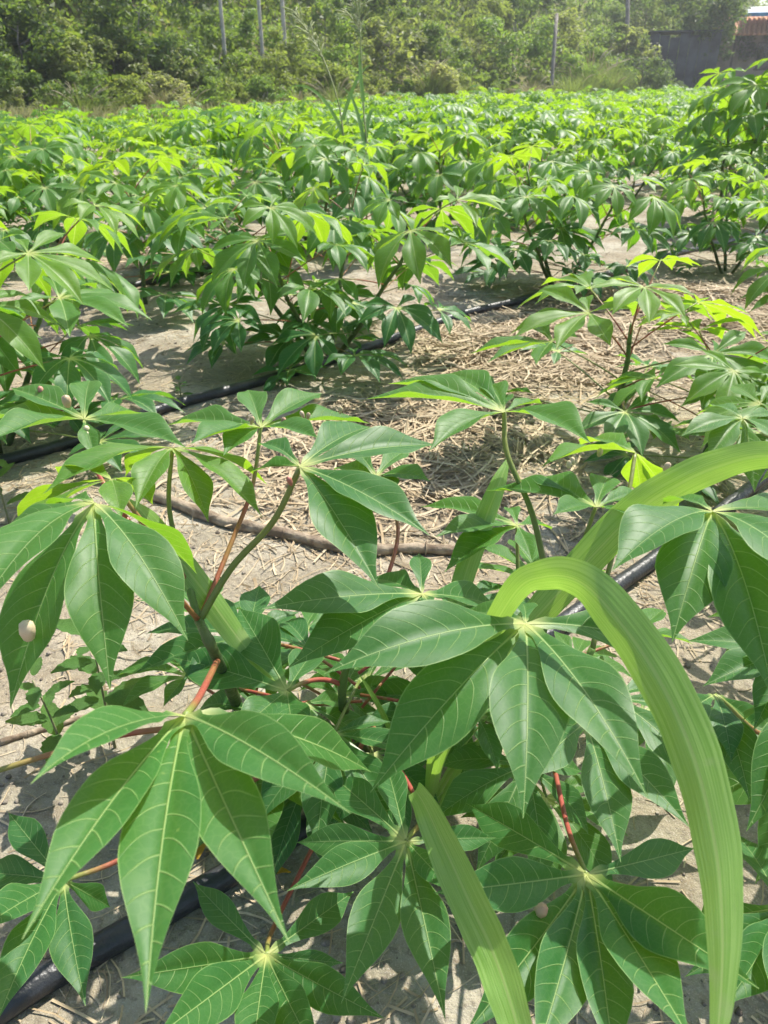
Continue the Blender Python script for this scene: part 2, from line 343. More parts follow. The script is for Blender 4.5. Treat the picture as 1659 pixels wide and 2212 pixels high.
def plant_plan(seed, H, nst=2, npl=15, spread=.42, flat=False, Lm=.24, pet=(.20, .34), shift=0.0):
    """stems as polylines, leaves as (attach point, joint, azimuth, tilt, roll, size, style, age)"""
    rs = random.Random(seed); stems = []; leaves = []
    a0 = rs.uniform(0, 6.28)
    for s in range(nst):
        az = a0+s*2*math.pi/nst+rs.uniform(-.4, .4); h = H*rs.uniform(.78, 1.0)*(1 if s == 0 else .92); o = Vector((math.cos(az), math.sin(az), 0))
        b = o*.02; pts = [b+Vector((0, 0, -.03))]; lean = spread*rs.uniform(.6, 1.4)
        for i in range(1, 8):
            t = i/7; pts.append(b+o*(lean*t**.8*H)+Vector((rs.uniform(-.008, .008), rs.uniform(-.008, .008), h*.86*t)))
        stems.append((pts, [.0115*(1-.55*i/7) for i in range(8)]))
        ph = rs.uniform(0, 6.28); n = npl+rs.randint(-2, 2)
        for i in range(n):
            t = (i+.5)/n; t = .08+.92*t**.9
            k = t*7; j = min(6, int(k)); at = pts[j].lerp(pts[j+1], k-j)
            a = ph+i*2.4+rs.uniform(-.3, .3); el = R(-6+50*t+rs.uniform(-10, 12)); pl = rs.uniform(*pet)*(1.08-.42*t)
            d = Vector((math.cos(a)*math.cos(el), math.sin(a)*math.cos(el), math.sin(el))); J = at+d*pl
            J += o*.02
            if J.z < .035: J.z = .035+rs.random()*.03
            if t > .9: sty = rs.choice([0, 7, 1, 9]); L = Lm*rs.uniform(.55, .8)
            elif t > .45: sty = rs.choice([1, 2, 3, 4, 6, 8, 9]); L = Lm*rs.uniform(.85, 1.15)
            else: sty = rs.choice([0, 1, 7, 2, 5, 9]); L = Lm*rs.uniform(.7, 1.0)
            if J.z < .12 or flat: sty = rs.choice([0, 7, 1])
            leaves.append((at, J, a+rs.uniform(-.5, .5), R((14 if t > .4 else 4)+rs.uniform(-10, 16)), R(rs.uniform(-14, 14)), L, sty, min(1, max(0, (t-.35)*1.25+shift+rs.uniform(-.2, .2)))))
    return stems, leaves
def leaf_matrix(J, a, tilt, roll, L):
    return Matrix.Translation(J) @ Matrix.Rotation(a, 4, 'Z') @ Matrix.Rotation(tilt, 4, 'Y') @ Matrix.Rotation(roll, 4, 'X') @ Matrix.Scale(L, 4)
def petiole_pts(at, J, M4, n=7):
    ax = (M4.to_3x3() @ Vector((0, 0, 1))).normalized(); d = (J-at).length
    c = (at+J)/2+Vector((0, 0, .10*d))-ax*(.06*d)
    return bez(at, c, J-ax*.001, n)
class Proto:      # a plant as data: shared meshes, placed many times
    def __init__(s, seed, H, nst, npl, hi, **kw):
        st, lv = plant_plan(seed, H, nst, npl, **kw); mb = MB()
        for p, r in st: mb.tube(p, r, 7)
        # leaf scars and nodes
        for p, r in st:
            for i in range(1, 7): mb.tube([p[i]-Vector((0, 0, .006)), p[i], p[i]+Vector((0, 0, .006))], [r[i], r[i]*1.28, r[i]], 7, False)
        s.stem = mb.mesh('cassava_stem', M['stem']); s.leaves = []
        for at, J, a, ti, ro, L, sty, age in lv:
            M4 = leaf_matrix(J, a, ti, ro, L); pm = MB(); inv = M4.inverted()
            pp = [inv @ q for q in petiole_pts(at, J, M4)]
            pm.tube(pp, [.0026/L*(1-.25*i/6) for i in range(7)], 5); red = rnd.random() < .55
            s.leaves.append(((leafN if hi else leafM)[sty], M4, (age, 0, 0, 1), pm.mesh('leaf_petiole', M['petiole' if red else 'petiole_green'])))
    def place(s, loc, rz, sc, label, group='cassava plants of the field'):
        root = tag(empty('cassava_plant', loc, rz, sc), label, 'cassava plant', group)
        link('stem', s.stem, root)
        for me, M4, c, pm in s.leaves:
            o = link('leaf', me, root, m=M4); o.color = c; link('petiole', pm, o)
        return root
class FarProto:
    def __init__(s, seed, H, nst, npl):
        st, lv = plant_plan(seed, H, nst, npl, ); mb = MB(); rs = random.Random(seed)
        for p, r in st: mb.tube(p, r, 5)
        s.stem = mb.mesh('cassava_stem', M['stem']); fm = MB()
        for at, J, a, ti, ro, L, sty, age in lv:
            e0, e1, n = STY[sty]; palmate(fm, leaf_matrix(J, a, ti, ro, L), rs, e0, e1, n, 5, 2)
        s.fol = fm.mesh('cassava_foliage', M['leaf0'])
    def place(s, loc, rz, sc, label, group='cassava plants of the field'):
        root = tag(empty('cassava_plant', loc, rz, sc), label, 'cassava plant', group)
        link('stem', s.stem, root); o = link('foliage', s.fol, root); o.color = (rnd.uniform(.45, .95), 0, 0, 1)
        return root
protoN = [Proto(100+k, H, ns, n, True) for k, (H, ns, n) in enumerate([(.74, 4, 14), (.72, 3, 15), (.72, 3, 15)])]
protoM = [Proto(200+k, H, ns, n, False) for k, (H, ns, n) in enumerate([(.68, 3, 13), (.72, 3, 13), (.66, 4, 11), (.72, 2, 19), (.68, 4, 11)])]
protoF = [FarProto(300+k, H, ns, n) for k, (H, ns, n) in enumerate([(.68, 4, 11), (.72, 3, 14), (.66, 4, 11), (.74, 3, 14)])]
protoS = Proto(415, .50, 1, 15, True, spread=.04, flat=True, Lm=.205, pet=(.24, .38), shift=.22)            # the single-stemmed plants
protoT = Proto(421, .66, 1, 24, True, spread=.06, pet=(.22, .36))

protoX = Proto(430, 1.06, 2, 24, False, spread=.12, Lm=.23, pet=(.16, .28))

placed = []
def put(proto, x, y, rz, sc, label): placed.append((x, y)); return proto.place((x, y, gz(x, y)), R(rz), sc, label)
g_ = lambda x, y: (G(x, y).x, G(x, y).y)
put(protoN[0], *g_(700, 770), 20, 1.0, 'broad bushy cassava plant in mid picture, shading the hose at the straw')
put(protoT, *g_(312, 655), 60, 1.02, 'cassava plant with one straight upright stem, left of the broad bushy plant')
put(protoN[2], *g_(1205, 625), 160, 1.02, 'cassava plant with two leaning stems standing behind the straw, right of centre')
put(protoN[1], *g_(1570, 590), 250, .86, 'low cassava plant at the right edge, beside the hose behind the straw')
put(protoS, *g_(1335, 985), 200, 1.08, 'small single stemmed cassava plant in front of the straw pile')
put(protoS, *g_(1500, 1020), 80, .86, 'short cassava plant right of the small single stemmed one')
put(protoN[1], -1.22, 2.2, 110, 1.0, 'cassava plant cut by the left picture edge, in front of the second hose')
put(protoM[1], *g_(50, 570), 10, .9, 'cassava plant at the far left edge, behind the third hose')
put(protoX, *g_(1556, 490), 30, 1.27, 'tallest cassava plant, rising above the field at the right edge')

# the rest of the field, row after row
ordn = ['first', 'second', 'third', 'fourth', 'fifth', 'sixth', 'seventh', 'eighth', 'ninth', 'tenth', 'eleventh', 'twelfth', 'thirteenth', 'fourteenth', 'fifteenth', 'sixteenth', 'seventeenth', 'eighteenth', 'nineteenth']
ordn += [t + ('' if i == 0 else '-' + ordn[i-1]) for t0, t in (('twentieth', 'twenty'), ('thirtieth', 'thirty')) for i in range(10) for t in [t0 if i == 0 else t]]
nfar = 0
for row in range(0, 16):
    c = 1.0+2.33*row; cand = []
    s = -30+rnd.random()
    while s < 62:
        x = s*.7+rnd.uniform(-.12, .12); y = c+x*.985+rnd.uniform(-.15, .15); s += rnd.uniform(1.3, 1.6) if row < 2 else rnd.uniform(.88, 1.15)
        if y < 2.4 or y > 56 or y-SLP*x > EDGE-2.0: continue
        px, py, d = proj(Vector((x, y, .5)))
        mg = 1655*.55/max(d, .5)
        if px < -mg or px > 1659+mg or py > 2400: continue
        if any((x-a)**2+(y-b)**2 < (1.05 if row < 2 else .7)**2 for a, b in placed): continue
        if row == 0 and x < 1.6: continue
        cand.append((px, x, y))
    cand.sort()
    for n, (px, x, y) in enumerate(cand):
        dist = math.hypot(x, y); sc = rnd.uniform(.86, 1.14)
        if dist > 8: sc *= 1-.28*min(1, (dist-8)/6)*max(0, 1-px/1000)
        if dist < 8.5:
            put(rnd.choice(protoM), x, y, rnd.uniform(0, 360), sc, 'leafy cassava plant, %s from the left in the %s diagonal row from the camera' % (ordn[n], ordn[row]))
        else:
            nfar += 1
            put(rnd.choice(protoF), x, y, rnd.uniform(0, 360), sc*1.04, ('small looking distant cassava plant, %s from the left in the %s diagonal row' % (ordn[n], ordn[row])) if dist < 20 else 'distant cassava plant in the %s diagonal row, part of the far green canopy' % ordn[row])
print('cassava placed', len(placed), 'far', nfar)

# ------------------------------------------------------------------ foreground plants, leaf by leaf
def hand_leaf(root, J, depth, L, tips, at, U=(0, -.15, 1), age=.25, bow=.16, W=.158, via=None, red=True, pr=.0032, galls=(), fold=.34):
    """J: the joint in the photograph and its distance; tips: (x, y, near -1 / far +1, relative length, bow factor)"""
    Jw = P(J[0], J[1], depth); U = Vector(U).normalized(); mb = MB(); rs = random.Random(int(J[0]*7+J[1])); C0 = Vector((0, 0, CAM_H))
    for tp in tips:
        x, y, sg = tp[:3]; ln = L*(tp[3] if len(tp) > 3 else 1); bw = bow*(tp[4] if len(tp) > 4 else 1)
        r = ray(x, y); rn = r.normalized(); q = Jw-C0; b = q.dot(rn); disc = b*b-(q.length_squared-ln*ln)
        k = b+sg*math.sqrt(disc) if disc > 0 else b
        T = C0+rn*k; ax = (T-Jw)
        ctrl = (Jw+T)/2+U*(bw*ax.length)
        pts = bez(Vector((0, 0, 0)), ctrl-Jw, T-Jw, 25)
        lobe(mb, pts, U, W*ax.length*rs.uniform(.94, 1.08), 8, fold*rs.uniform(.8, 1.2), .08, rs.uniform(0, 6), rs.uniform(-.12, .12))
    o = link('leaf', mb.mesh('cassava_leaf_blade', M['leaf']), root, loc=Jw-root.location); o.color = (age, 0, 0, 1)
    # petiole from the stem to the joint
    if via: pp = catmull([at]+[P(*v) for v in reversed(via)]+[Jw], 8)
    else: pp = bez(at, (at+Jw)/2+Vector((0, 0, .05))-U*.04, Jw, 14)
    pm = MB(); n = len(pp); pm.tube([q-Jw-U*.0012 for q in pp], [pr*(1.15-.3*i/(n-1)) for i in range(n)], 8)
    link('petiole', pm.mesh('leaf_petiole', M['petiole' if red else 'petiole_green']), o)
    for (gx, gy, gd, s, mt) in galls:
        w = P(gx, gy, gd)-Jw; gm = MB(); a = Vector((rs.uniform(-.4, .4), rs.uniform(-.4, .1), 1)).normalized()
        gm.tube([w-a*.003, w, w+a*.0035*s, w+a*.006*s, w+a*.0075*s], [.0012, .0018*s, .0026*s, .0022*s, .0005], 8)
        link('gall', gm.mesh('leaf_gall', M[mt]), o)
    return o
def fg_plant(px, label, stems, loc=None):
    b = Vector(loc) if loc else G(*px); b.z = gz(b.x, b.y); root = tag(empty('cassava_plant', b), label, 'cassava plant', 'cassava plants of the field'); placed.append((b.x, b.y))
    mb = MB()
    for pts in stems:
        pp = catmull([b+Vector((0, 0, -.02))]+[Vector(p) for p in pts], 6); n = len(pp); mb.tube([q-b for q in pp], [.0085*(1-.5*i/(n-1))*(1+.16*(i % 4 == 0)) for i in range(n)], 10)
    link('stem', mb.mesh('cassava_stem', M['stem']), root); return root, b
def fill_leaves(root, b, seed, n, zlo, zhi, axis_pts, Lm=.15, age=(.0, .35), reach=(.10, .2), avoid=None):
    """lower leaves of a foreground plant round its stem"""
    rs = random.Random(seed)
    for i in range(n):
        t = (i+.5)/n; z = zlo+(zhi-zlo)*t; at = Vector(axis_pts[0]).lerp(Vector(axis_pts[1]), z/max(axis_pts[1][2], .01)); at.z = b.z+z
        a = i*2.4+rs.uniform(-.3, .3)+seed; el = R(rs.uniform(-5, 35)); d = Vector((math.cos(a)*math.cos(el), math.sin(a)*math.cos(el), math.sin(el)*.6))
        J = at+d*rs.uniform(*reach)
        if J.z < b.z+.03: J.z = b.z+.03
        if avoid and proj(J)[0] < avoid: continue
        M4 = leaf_matrix(J-b, a+rs.uniform(-.5, .5), R(rs.uniform(-4, 22)), R(rs.uniform(-15, 15)), Lm*rs.uniform(.75, 1.15))
        o = link('leaf', leafH[rs.choice([0, 1, 2, 5, 7, 9])], root, m=M4); o.color = (rs.uniform(*age), 0, 0, 1)
        pm = MB(); inv = M4.inverted(); pp = [inv @ q for q in petiole_pts(at-b, J-b, M4)]; L_ = M4.to_scale()[0]
        pm.tube(pp, [.0026/L_]*7, 6); link('petiole', pm.mesh('leaf_petiole', M['petiole' if rs.random() < .6 else 'petiole_green']), o)

# plant at the left: its stem shows below the pair of drooping leaves
A1 = P(430, 1340, .98); A2 = P(405, 1255, 1.0); A3 = P(470, 1425, .98)
root, b = fg_plant((560, 1600), 'foreground cassava plant at the left with two large drooping leaves over the sand', [[A3, A1, A2]])
hand_leaf(root, (203, 1087), .78, .215, [(238, 1492, -1, .95), (22, 1532, -1, .98), (406, 1384, -1, .9), (-60, 1345, -1, .95), (425, 1240, 1, .85), (-60, 1215, 1, .8), (120, 1120, 1, .6)], A1, U=(0, .10, 1), age=.22, bow=.20, W=.158, red=True, galls=[(63, 1378, .70, 2.9, 'gallp')])
hand_leaf(root, (240, 1036), .9, .17, [(35, 1150, 1, 1, .9), (0, 1215, -1, .9), (262, 1120, -1, .55), (330, 1090, 1, .7), (130, 1040, 1, .8)], A2, U=(-.1, .45, 1), age=.7, bow=.2, W=.19)
hand_leaf(root, (372, 967), 1.03, .19, [(450, 1128, -1, .7), (566, 1117, -1, .9), (578, 1048, 1, .85), (293, 1098, -1, .75), (92, 1068, -1, 1.0), (270, 1030, 1, .7)], A2, U=(.1, .28, 1), age=.6, bow=.17, W=.16, fold=.45, via=[(366, 1100, 1.0)], red=False)
hand_leaf(root, (182, 905), 1.1, .185, [(-30, 955, -1), (-50, 912, 1, 1.0), (22, 838, 1, .9, .6), (195, 822, 1, .8, 1.6), (326, 910, 1, .8, 1.5), (402, 967, -1, 1.0), (205, 992, -1, .5)], A2, U=(.03, -.06, 1), age=.25, bow=.08, W=.17, fold=.5, via=[(200, 985, 1.06), (225, 1045, 1.02), (320, 1180, .99)],
          galls=[(147, 877, 1.09, 2.6, 'gall'), (92, 852, 1.15, 1.8, 'gall'), (192, 936, 1.085, 1.9, 'gallp'), (196, 950, 1.08, 1.7, 'gallp'), (330, 913, 1.1, 1.6, 'gallp')])
hand_leaf(root, (648, 1008), .92, .20, [(818, 1270, -1, 1.02), (928, 1157, -1, .98), (560, 962, 1, .55, 2), (800, 922, 1, .95), (945, 962, 1, 1.0), (545, 1020, 1, .6)], A1, U=(.05, -.22, 1), age=.15, bow=.10, W=.165, fold=.45, via=[(590, 1125, .95), (500, 1225, .97)], red=False, pr=.0042,
          galls=[(628, 1045, .915, 1.4, 'gall')])
hand_leaf(root, (563, 923), 1.12, .175, [(362, 918, 1, 1.05), (410, 960, -1, .9), (535, 842, 1, .75, 1.4), (697, 850, 1, 1.0), (800, 915, 1, 1.25), (482, 985, -1, .75), (690, 948, -1, .8)], A1, U=(0, -.04, 1), age=.3, bow=.08, W=.17, fold=.5, via=[(545, 1050, 1.08), (500, 1170, 1.04)],
          galls=[(543, 913, 1.11, 1.5, 'gall'), (612, 915, 1.1, 1.5, 'gall'), (655, 900, 1.12, 1.3, 'gallp'), (665, 903, 1.12, 1.3, 'gall'), (735, 890, 1.15, 1.3, 'gall')])
hand_leaf(root, (400, 1545), .60, .225, [(47, 2030, -1, 1.0, .7), (315, 2188, -1, 1.08, .7), (625, 2038, -1, 1.02, .7), (757, 1757, -1, .95), (802, 1668, 1, 1.0, 1.6), (66, 1694, -1, .86, 1.4)], A3, U=(0, -.42, 1), age=.12, bow=.17, W=.102, fold=.4, via=[(432, 1500, .75)], pr=.0036)
hand_leaf(root, (137, 1903), .86, .17, [(185, 2174, -1, .9), (238, 1960, 1, .6), (-8, 2210, -1, 1.0), (-60, 2020, -1, .9), (-50, 1885, 1, .8), (18, 1755, 1, .8)], P(620, 1640, 1.0), U=(.1, -.4, 1), age=0, bow=.12, W=.14, via=[(300, 1835, .9)])
fill_leaves(root, b, 3, 12, .05, .30, [b, A1], .15, avoid=400)
# petiole that crosses the sand at the left edge belongs to a low leaf beyond it
hand_leaf(root, (-90, 1690), .9, .15, [(-200, 1700, 1), (-180, 1800, -1), (-90, 1850, -1), (-120, 1600, 1)], P(560, 1560, 1.05), age=.1, via=[(130, 1622, .95), (300, 1580, 1.0)], pr=.0038)

# centre plant
B1 = P(740, 1480, 1.05); B2 = P(770, 1380, 1.03)
root, b = fg_plant((790, 1580), 'foreground cassava plant in the centre, seen between the arching grass blades', [[P(750, 1550, 1.12), B1, B2]])
hand_leaf(root, (912, 1283), .95, .19, [(565, 1316, -1, 1.15), (622, 1443, -1, 1.1), (905, 1195, 1, .5, 1.5), (1078, 1312, 1, .9), (990, 1400, -1, .6), (800, 1250, 1, .8)], B2, U=(0, -.25, 1), age=.12, bow=.08, W=.16)
hand_leaf(root, (620, 1493), .98, .17, [(370, 1420, 1, 1.05), (515, 1312, 1, 1.0), (685, 1400, 1, .8), (640, 1625, -1, .8), (510, 1590, -1, .7)], B1, U=(0, -.5, 1), age=.1, bow=.10, W=.19)
hand_leaf(root, (877, 1818), .83, .195, [(962, 2203, -1, .98), (737, 2168, -1, .95), (619, 1925, -1, .8, 1.3), (640, 1820, 1, .75), (712, 1672, 1, .9), (832, 1640, 1, .8), (1072, 1810, 1, .62), (985, 1935, -1, .6)], P(800, 1560, 1.12), U=(0, -.55, 1), age=.08, bow=.10, W=.125, via=[(905, 1740, .93)])
hand_leaf(root, (575, 2063), .86, .19, [(262, 2112, -1, .98), (330, 2245, -1, 1.05), (540, 2330, -1, .9), (700, 2310, -1, .9), (830, 2200, -1, .9), (765, 1925, 1, .85), (417, 1904, 1, .75), (742, 2080, 1, .5)], P(790, 1590, 1.14), U=(0, -.7, 1), age=.05, bow=.08, W=.125, via=[(592, 2000, .93), (690, 1800, 1.05)])
hand_leaf(root, (812, 1030), 1.25, .14, [(745, 960, 1), (880, 975, 1), (930, 1040, -1), (760, 1080, -1), (850, 1085, -1), (720, 1015, 1)], B2, U=(.05, -.3, 1), age=.2, via=[(860, 1140, 1.2), (820, 1290, 1.1)])
hand_leaf(root, (1117, 1135), 1.2, .165, [(940, 1160, -1, 1), (960, 1236, -1, 1.05), (908, 1095, 1, 1.1), (1098, 1098, 1, .5, 2), (1193, 1144, 1, .75), (1150, 1215, -1, .6)], P(1120, 1420, 1.2), U=(0, -.02, 1), age=.3, bow=.1, red=False, fold=.5)
fill_leaves(root, b, 8, 12, .04, .34, [b, B2], .15)

# plant right of centre, behind the tall arching blade
C1 = P(1190, 1290, 1.08); C2 = P(1150, 1480, 1.08)
root, b = fg_plant((1130, 1600), 'foreground cassava plant right of centre, under the arching grass blade', [[C2, C1], [P(1230, 1500, 1.05), P(1280, 1400, 1.02)]])
hand_leaf(root, (1135, 1347), .74, .215, [(1130, 1768, -1, 1.0), (800, 1712, -1, 1.02), (1398, 1722, -1, 1.0), (1450, 1408, 1, .85), (700, 1456, -1, 1.0, 1.1), (1128, 1305, 1, .4), (1000, 1330, 1, .6)], C2, U=(0, -.40, 1), age=.15, bow=.18, W=.15)
hand_leaf(root, (1089, 890), 1.12, .185, [(838, 829, 1, 1.1), (792, 862, 1, 1.1), (926, 975, -1, .98), (1276, 958, -1, 1.0, 1.3), (1052, 832, 1, .7, 1.2), (962, 808, 1, 1), (1172, 872, 1, .55)], C1, U=(-.08, .06, 1), age=.4, bow=.10, W=.17, fold=.55, via=[(1096, 980, 1.1), (1150, 1110, 1.09)], red=False, pr=.0042)
hand_leaf(root, (1287, 1095), 1.0, .18, [(1050, 1060, 1, 1.0), (1138, 1038, 1, .95), (1312, 1032, 1, .7, 1.3), (1398, 1068, 1, .6), (1404, 1130, -1, .65), (1195, 1112, -1, .6)], C1, U=(0, -.06, 1), age=.3, bow=.09, W=.17, fold=.5, via=[(1250, 1190, 1.02)], red=False)
hand_leaf(root, (1372, 978), 1.1, .185, [(1170, 1008, -1, .95), (1250, 963, 1, .9), (1386, 1072, 1, .72, .6), (1466, 1106, 1, .8, .6), (1300, 985, 1, .6)], P(1280, 1400, 1.02), U=(-.1, .4, 1), age=.75, bow=.14, W=.2, via=[(1356, 1070, 1.07), (1310, 1250, 1.04)], red=False,
          galls=[(1228, 1008, 1.02, 1.5, 'gallp'), (1238, 1000, 1.02, 1.5, 'gallp'), (1294, 983, 1.06, 1.7, 'gall'), (1436, 1014, 1.04, 1.7, 'gallp'), (1195, 1232, .95, 1.9, 'gall')])
hand_leaf(root, (1265, 1560), .92, .18, [(1341, 1863, -1, 1.0), (1490, 1788, -1, .95), (1120, 1690, -1, .8), (1400, 1600, 1, .7)], P(1230, 1500, 1.05), U=(0, -.4, 1), age=.12, bow=.1)
hand_leaf(root, (1267, 1889), .79, .205, [(1007, 1735, 1, 1.0), (1500, 1832, 1, .85), (937, 1929, -1, .98), (1000, 2240, -1, 1.05), (1150, 2310, -1, 1.05), (1500, 2260, -1, 1.1), (1640, 2136, -1, 1.1), (1330, 2330, -1, 1.0)], P(1190, 1620, 1.1), U=(0, -.75, 1), age=.02, bow=.07, W=.122, via=[(1225, 1780, .93)], galls=[(1162, 1974, .735, 2.6, 'gall')])
fill_leaves(root, b, 15, 12, .04, .33, [b, C1], .15)

# plant beyond the right edge
root, b = fg_plant(None, 'foreground cassava plant reaching in from the right edge with one big drooping leaf', [[(.672, .812, .12), (.645, .80, .25), (.63, .805, .38), (.60, .80, .5)]], loc=(.68, .82, 0))
D1 = Vector((.62, .80, .4))
hand_leaf(root, (1538, 1104), .80, .215, [(1452, 1387, -1, .85), (1322, 1233, -1, .85), (1672, 1515, -1, 1.02), (1830, 1350, -1, 1), (1800, 1160, 1, .9), (1430, 1090, 1, .5)], D1, U=(0, .10, 1), age=.2, bow=.17, W=.18, red=False)
hand_leaf(root, (1780, 1470), .78, .2, [(1612, 1796, -1, .95), (1600, 1560, 1, .9), (1700, 1850, -1, 1), (1850, 1700, -1, .9)], D1, age=.12, U=(-.1, -.3, 1))
hand_leaf(root, (1545, 1500), .98, .17, [(1620, 1732, -1, .9), (1580, 1650, -1, .7), (1420, 1590, -1, .8), (1650, 1600, 1, .8)], D1, age=.1, U=(-.1, -.4, 1), via=[(1690, 1585, .98)])
hand_leaf(root, (1690, 1960), .85, .17, [(1500, 1990, 1, .9), (1560, 2180, -1, .95), (1590, 1800, 1, .8), (1680, 2230, -1, 1), (1480, 2110, -1, .9)], D1, age=.05, U=(-.1, -.6, 1))
fill_leaves(root, b, 21, 16, .06, .46, [b, Vector((.60, .80, .5))], .17, age=(.1, .5), reach=(.12, .24), avoid=1700)
E1 = Vector((.90, 1.46, .30))
root, b = fg_plant(None, 'cassava plant at the right edge behind the big drooping leaf', [[(.92, 1.49, .15), (.90, 1.46, .31), (.88, 1.44, .45)]], loc=(.95, 1.52, 0))
fill_leaves(root, b, 33, 14, .06, .44, [b, Vector((.88, 1.44, .45))], .17, age=(.1, .6), reach=(.12, .24), avoid=1640)
hand_leaf(root, (1604, 903), 1.4, .17, [(1470, 943, -1, .85), (1527, 995, -1, .8), (1630, 1064, -1, .9), (1710, 975, -1, .9), (1530, 878, 1, .7), (1690, 905, 1, .7)], E1, U=(-.05, -.15, 1), age=.3, bow=.14, W=.17, red=False)

# ------------------------------------------------------------------ the big grass in the foreground
def ribbon(mb, ctr, w, U=None, nu=8, fold=.25, eye=None, turn=0.0):
    n = len(ctr); v = []; a = []; f = []; px = None; pn = None
    for i, p in enumerate(ctr):
        t = (ctr[min(i+1, n-1)]-ctr[max(i-1, 0)]).normalized()
        if px is None:
            s0 = Vector(U); s0 = (s0-t*s0.dot(t)).normalized()
        else: s0 = (px-t*px.dot(t)).normalized()
        if eye is not None:
            s1 = t.cross((p-eye).normalized()).normalized(); s1 = Matrix.Rotation(turn, 3, t) @ s1
            if px is not None and s1.dot(px) < 0: s1 = -s1
            s0 = s1 if px is None else (px*.6+s1*.4); s0 = (s0-t*s0.dot(t)).normalized()
        px = s0; nn = s0.cross(t)
        if (pn is None and nn.z < 0) or (pn is not None and nn.dot(pn) < 0): nn = -nn
        pn = nn
        ww = w[i] if hasattr(w, '__len__') else w
        for k in range(nu+1):
            u = -1+2*k/nu; v.append(p+s0*(u*ww)+nn*(fold*ww*abs(u)**1.3+.05*ww*math.sin(i*.7+u*2)*abs(u))); a.append((u, i/(n-1), 0))
    for i in range(n-1):
        for k in range(nu): f.append((i*(nu+1)+k, (i+1)*(nu+1)+k, (i+1)*(nu+1)+k+1, i*(nu+1)+k+1))
    mb.add(v, f, a)
gb = G(925, 1745); gb.z = gz(gb.x, gb.y)
gr = tag(empty('broadleaf_grass', gb), 'tall broad bladed green grass arching over the cassava leaves in front', 'grass')
def blade(pts, ws, U, fold=.22, turn=.35):
    c = catmull([P(*p) if not isinstance(p, Vector) else p for p in pts], 8); n = len(c)
    W_ = []
    for i in range(n):
        t = i/(n-1)*(len(ws)-1); k = min(int(t), len(ws)-2); W_.append((ws[k]+(ws[k+1]-ws[k])*(t-k))*.5)
    mb = MB(); ribbon(mb, [q-gb for q in c], W_, U, 8, fold, Vector((0, 0, CAM_H))-gb, turn); link('blade', mb.mesh('grass_blade', M['blade']), gr)
g0 = gb+Vector((0, 0, .0))
blade([g0, (945, 1660, .96), (1010, 1470, .82), (1105, 1290, .72), (1175, 1246, .69), (1255, 1258, .655), (1340, 1345, .62), (1430, 1480, .585), (1500, 1640, .55), (1545, 1830, .515), (1560, 2000, .485), (1556, 2170, .46), (1535, 2330, .44)],
      [.008, .012, .018, .026, .031, .036, .039, .040, .038, .032, .023, .014, .002], (1, .15, .25))
blade([g0, (915, 1740, .95), (897, 1708, .78), (918, 1740, .73), (962, 1835, .68), (1020, 1960, .63), (1062, 2050, .595), (1098, 2150, .56), (1130, 2270, .53), (1150, 2400, .51)],
      [.010, .012, .016, .024, .032, .034, .033, .030, .022, .004], (1, 0, .1))
blade([g0, (960, 1620, 1.0), (1060, 1450, .98), (1180, 1310, .96), (1290, 1190, .94), (1370, 1110, .92), (1450, 1055, .9), (1545, 1010, .88), (1660, 985, .86), (1780, 1020, .84), (1850, 1090, .83)],
      [.010, .016, .030, .042, .047, .046, .044, .040, .032, .018, .002], (.8, .2, .6))
blade([g0, (860, 1690, 1.02), (700, 1570, 1.03), (590, 1468, 1.03), (520, 1385, 1.02), (450, 1290, 1.0), (385, 1205, .99), (320, 1120, .97), (280, 1080, .96)],
      [.008, .009, .011, .014, .030, .037, .036, .026, .004], (.75, -.1, .6))
blade([g0, (940, 1560, 1.1), (970, 1400, 1.12), (1000, 1260, 1.14), (1045, 1130, 1.16), (1080, 1040, 1.18), (1100, 985, 1.2)], [.010, .02, .03, .034, .034, .026, .002], (1, .1, 0))
blade([g0, (935, 1640, .98), (985, 1500, .93), (1060, 1390, .88), (1110, 1310, .83)], [.008, .014, .02, .018, .002], (1, .3, 0))
for k in range(9):
    a = rnd.uniform(0, 6.28); q = gb+Vector((math.cos(a)*.012, math.sin(a)*.012, 0)); tp = q+Vector((rnd.uniform(-.14, .14), rnd.uniform(-.1, .12), rnd.uniform(.14, .3)))
    mb = MB(); ribbon(mb, [v-gb for v in bez(q, q.lerp(tp, .5)+Vector((0, 0, .06)), tp, 9)], [.003, .004, .0045, .005, .005, .0045, .004, .003, .0005], (1, rnd.uniform(-1, 1), 0), 2)
    link('blade', mb.mesh('grass_blade', M['blade']), gr)

# ------------------------------------------------------------------ litter on the sand: straw, clods, sticks, weeds, fallen leaves
def strips(n, px, py, length, width, lift):
    """n bent straw strips as one array: centres px, py"""
    a = nrs.rand(n)*2*np.pi; L = length; d = np.stack([np.cos(a), np.sin(a)], -1); nrm = np.stack([-d[:, 1], d[:, 0]], -1)
    bend = (nrs.rand(n)-.5)*.25*L; V = []; zt = (nrs.rand(n)-.5)*.16*L
    roll = (nrs.rand(n)-.5)*1.6
    for k, s in enumerate((-1, -.33, .33, 1)):
        cx = px+d[:, 0]*s*L/2+nrm[:, 0]*bend*(1-s*s); cy = py+d[:, 1]*s*L/2+nrm[:, 1]*bend*(1-s*s)
        for e in (-1, 1):
            x = cx+nrm[:, 0]*e*width/2*np.cos(roll); y = cy+nrm[:, 1]*e*width/2*np.cos(roll)
            V.append(np.stack([x, y, gzn(cx, cy)+lift+np.abs(zt)*.5+zt*s*.5+e*width/2*np.sin(roll)+.002], -1))
    V = np.stack(V, 1).reshape(-1, 3); b = (np.arange(n)*8)[:, None]
    F = np.concatenate([b+np.array([0, 2, 3, 1]), b+np.array([2, 4, 5, 3]), b+np.array([4, 6, 7, 5])], 0)
    return V, F
